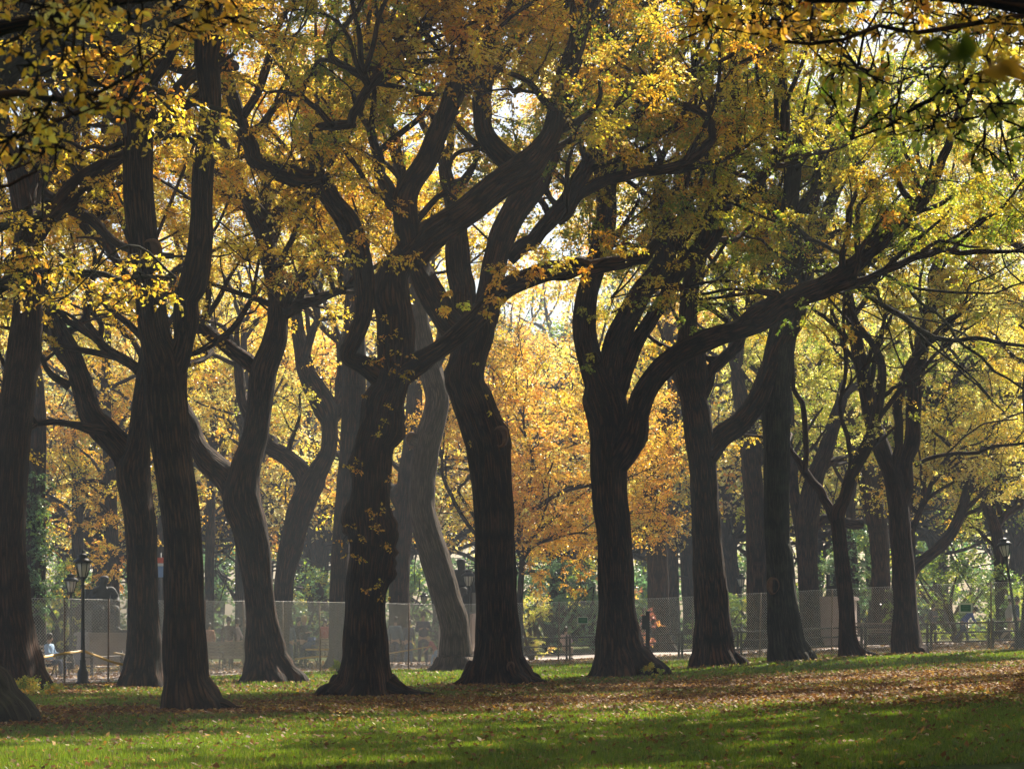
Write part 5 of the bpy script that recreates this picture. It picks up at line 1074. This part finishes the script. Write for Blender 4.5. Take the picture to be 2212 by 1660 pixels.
# ------------------------------------------------------------------ grass and fallen leaves
rg = np.random.default_rng(77)
def sample_ground(n, y0, y1, dens=None):
    y = np.sqrt(rg.uniform(y0*y0, y1*y1, n)); x = rg.uniform(-1, 1, n)*(y*.2212*1.05 + 1.2); 
    if dens is not None: k = rg.random(n) < dens(x, y); x, y = x[k], y[k]
    return x, y
def gmesh(name, V_, m, cols, kind="stuff"):
    N, k = V_.shape[:2]; me = bpy.data.meshes.new(name); me.vertices.add(N*k); me.vertices.foreach_set("co", V_.astype(np.float32).ravel()); me.loops.add(N*k); me.loops.foreach_set("vertex_index", np.arange(N*k, dtype=np.int32)); me.polygons.add(N); me.polygons.foreach_set("loop_start", np.arange(0, N*k, k, dtype=np.int32)); me.update(calc_edges=True)
    a = me.color_attributes.new("leafcol", 'FLOAT_COLOR', 'POINT'); cc = np.ones((N, k, 4), np.float32); cc[:, :, :3] = cols[:, None]; a.data.foreach_set("color", cc.ravel()); me.materials.append(m); o = bpy.data.objects.new(name, me); COL.objects.link(o); return o
lawn = lambda x, y: (y < fence_y(x) + 1.5)*np.clip(1.25 - litter_density(x, y)*1.1, .12, 1)
VV = []; CC = []
for n_, y0, y1, h, w_ in ((170000, 24, 36, .055, .009), (170000, 36, 55, .06, .014), (110000, 55, 92, .065, .024)):
    x, y = sample_ground(n_, y0, y1, lawn); N = len(x); z = zg(x, y) + .012*noise2(x, y, 1.6); a = rg.uniform(0, 6.28, N); wv = w_*rg.uniform(.6, 1.3, N); hv = h*rg.uniform(.5, 1.3, N)*(1 + .35*noise2(x, y, 1.4))
    b_ = np.stack([x, y, z - .01], 1); s_ = np.stack([np.cos(a)*wv, np.sin(a)*wv, 0*x], 1); tp = b_ + np.stack([rg.normal(0, .022, N), rg.normal(0, .022, N), hv + .01], 1)
    VV.append(np.stack([b_ - s_, b_ + s_, tp], 1)); c = np.array([.125, .20, .012])*rg.normal(1, .2, (N, 1))*(1 + .15*noise2(x, y, .5))[:, None]; yl = rg.random(N) < .08; c[yl] = np.array([.30, .26, .06]); CC.append(np.clip(c, .01, .9))  # blade green brightened to colour in sunlight on the lawn
o = gmesh("grass", np.concatenate(VV), M['grassblade'], np.concatenate(CC)); tag(o, "short green lawn grass growing in the foreground and around the elms", "grass", kind="stuff")
VV = []; CC = []
pal = np.array([[.165, .078, .036], [.22, .11, .048], [.26, .175, .09], [.44, .26, .05], [.12, .055, .026], [.45, .36, .22]]); pp = np.array([.32, .24, .14, .14, .12, .04])
for n_, y0, y1, sc in ((60000, 24, 40, 1.0), (150000, 38, 62, 1.15), (60000, 60, 95, 1.5)):
    x, y = sample_ground(n_, y0, y1, lambda x, y: np.clip(litter_density(x, y)**1.15, 0.085, 1)); N = len(x); z = zg(x, y) + .012*noise2(x, y, 1.6) + rg.uniform(.008, .055, N)
    a = rg.uniform(0, 6.28, N); sz = .042*sc*rg.uniform(.6, 1.3, N); ti = rg.normal(0, .45, N); t2_ = rg.normal(0, .45, N)
    u = np.stack([np.cos(a), np.sin(a), ti], 1)*sz[:, None]; v_ = np.stack([-np.sin(a), np.cos(a), t2_], 1)*(sz*.6)[:, None]; c = np.stack([x, y, z], 1)
    q = np.stack([c - u, c - v_ + [0, 0, .006], c + u, c + v_ + [0, 0, .008]], 1); q[..., 2] = np.maximum(q[..., 2], (zg(x, y) + .012*noise2(x, y, 1.6) + .003)[:, None]); VV.append(q); i = rg.choice(6, N, p=pp/pp.sum()); CC.append(np.clip(pal[i]*rg.normal(1, .15, (N, 1)), .01, .9))
o = gmesh("fallen_leaves", np.concatenate(VV), M['litter'], np.concatenate(CC)); tag(o, "brown and golden fallen leaves strewn over the lawn and path edge", "fallen leaves", kind="stuff")
g = W(520, 1652, 26.9) ; mb = MB(); mb.tube([[-.07, 0, 0], [0, .02, .04], [.09, .03, .08]], [.004, .004, .002], 5); o = mb.build("twig", M['bark']); o.location = G(738, 27.5) + np.array([0, 0, .03]); tag(o, "small bare twig lying on the grass at the bottom of the photo", "twig")

# ------------------------------------------------------------------ air
HZ = bpy.data.materials.new("haze_air"); HZ.use_nodes = True; n = HZ.node_tree; n.nodes.clear(); out = n.nodes.new("ShaderNodeOutputMaterial"); pv = n.nodes.new("ShaderNodeVolumePrincipled")
pv.inputs["Color"].default_value = (.82, .91, 1.0, 1); pv.inputs["Density"].default_value = 0.00092; pv.inputs["Anisotropy"].default_value = 0.0; n.links.new(pv.outputs[0], out.inputs["Volume"])
mb = MB(); mb.box((0, 110, 19), (236, 156, 25)); o = mb.build("haze", HZ, None, smooth=False); tag(o, "pale morning mist hanging under the elms", "haze", kind="stuff")
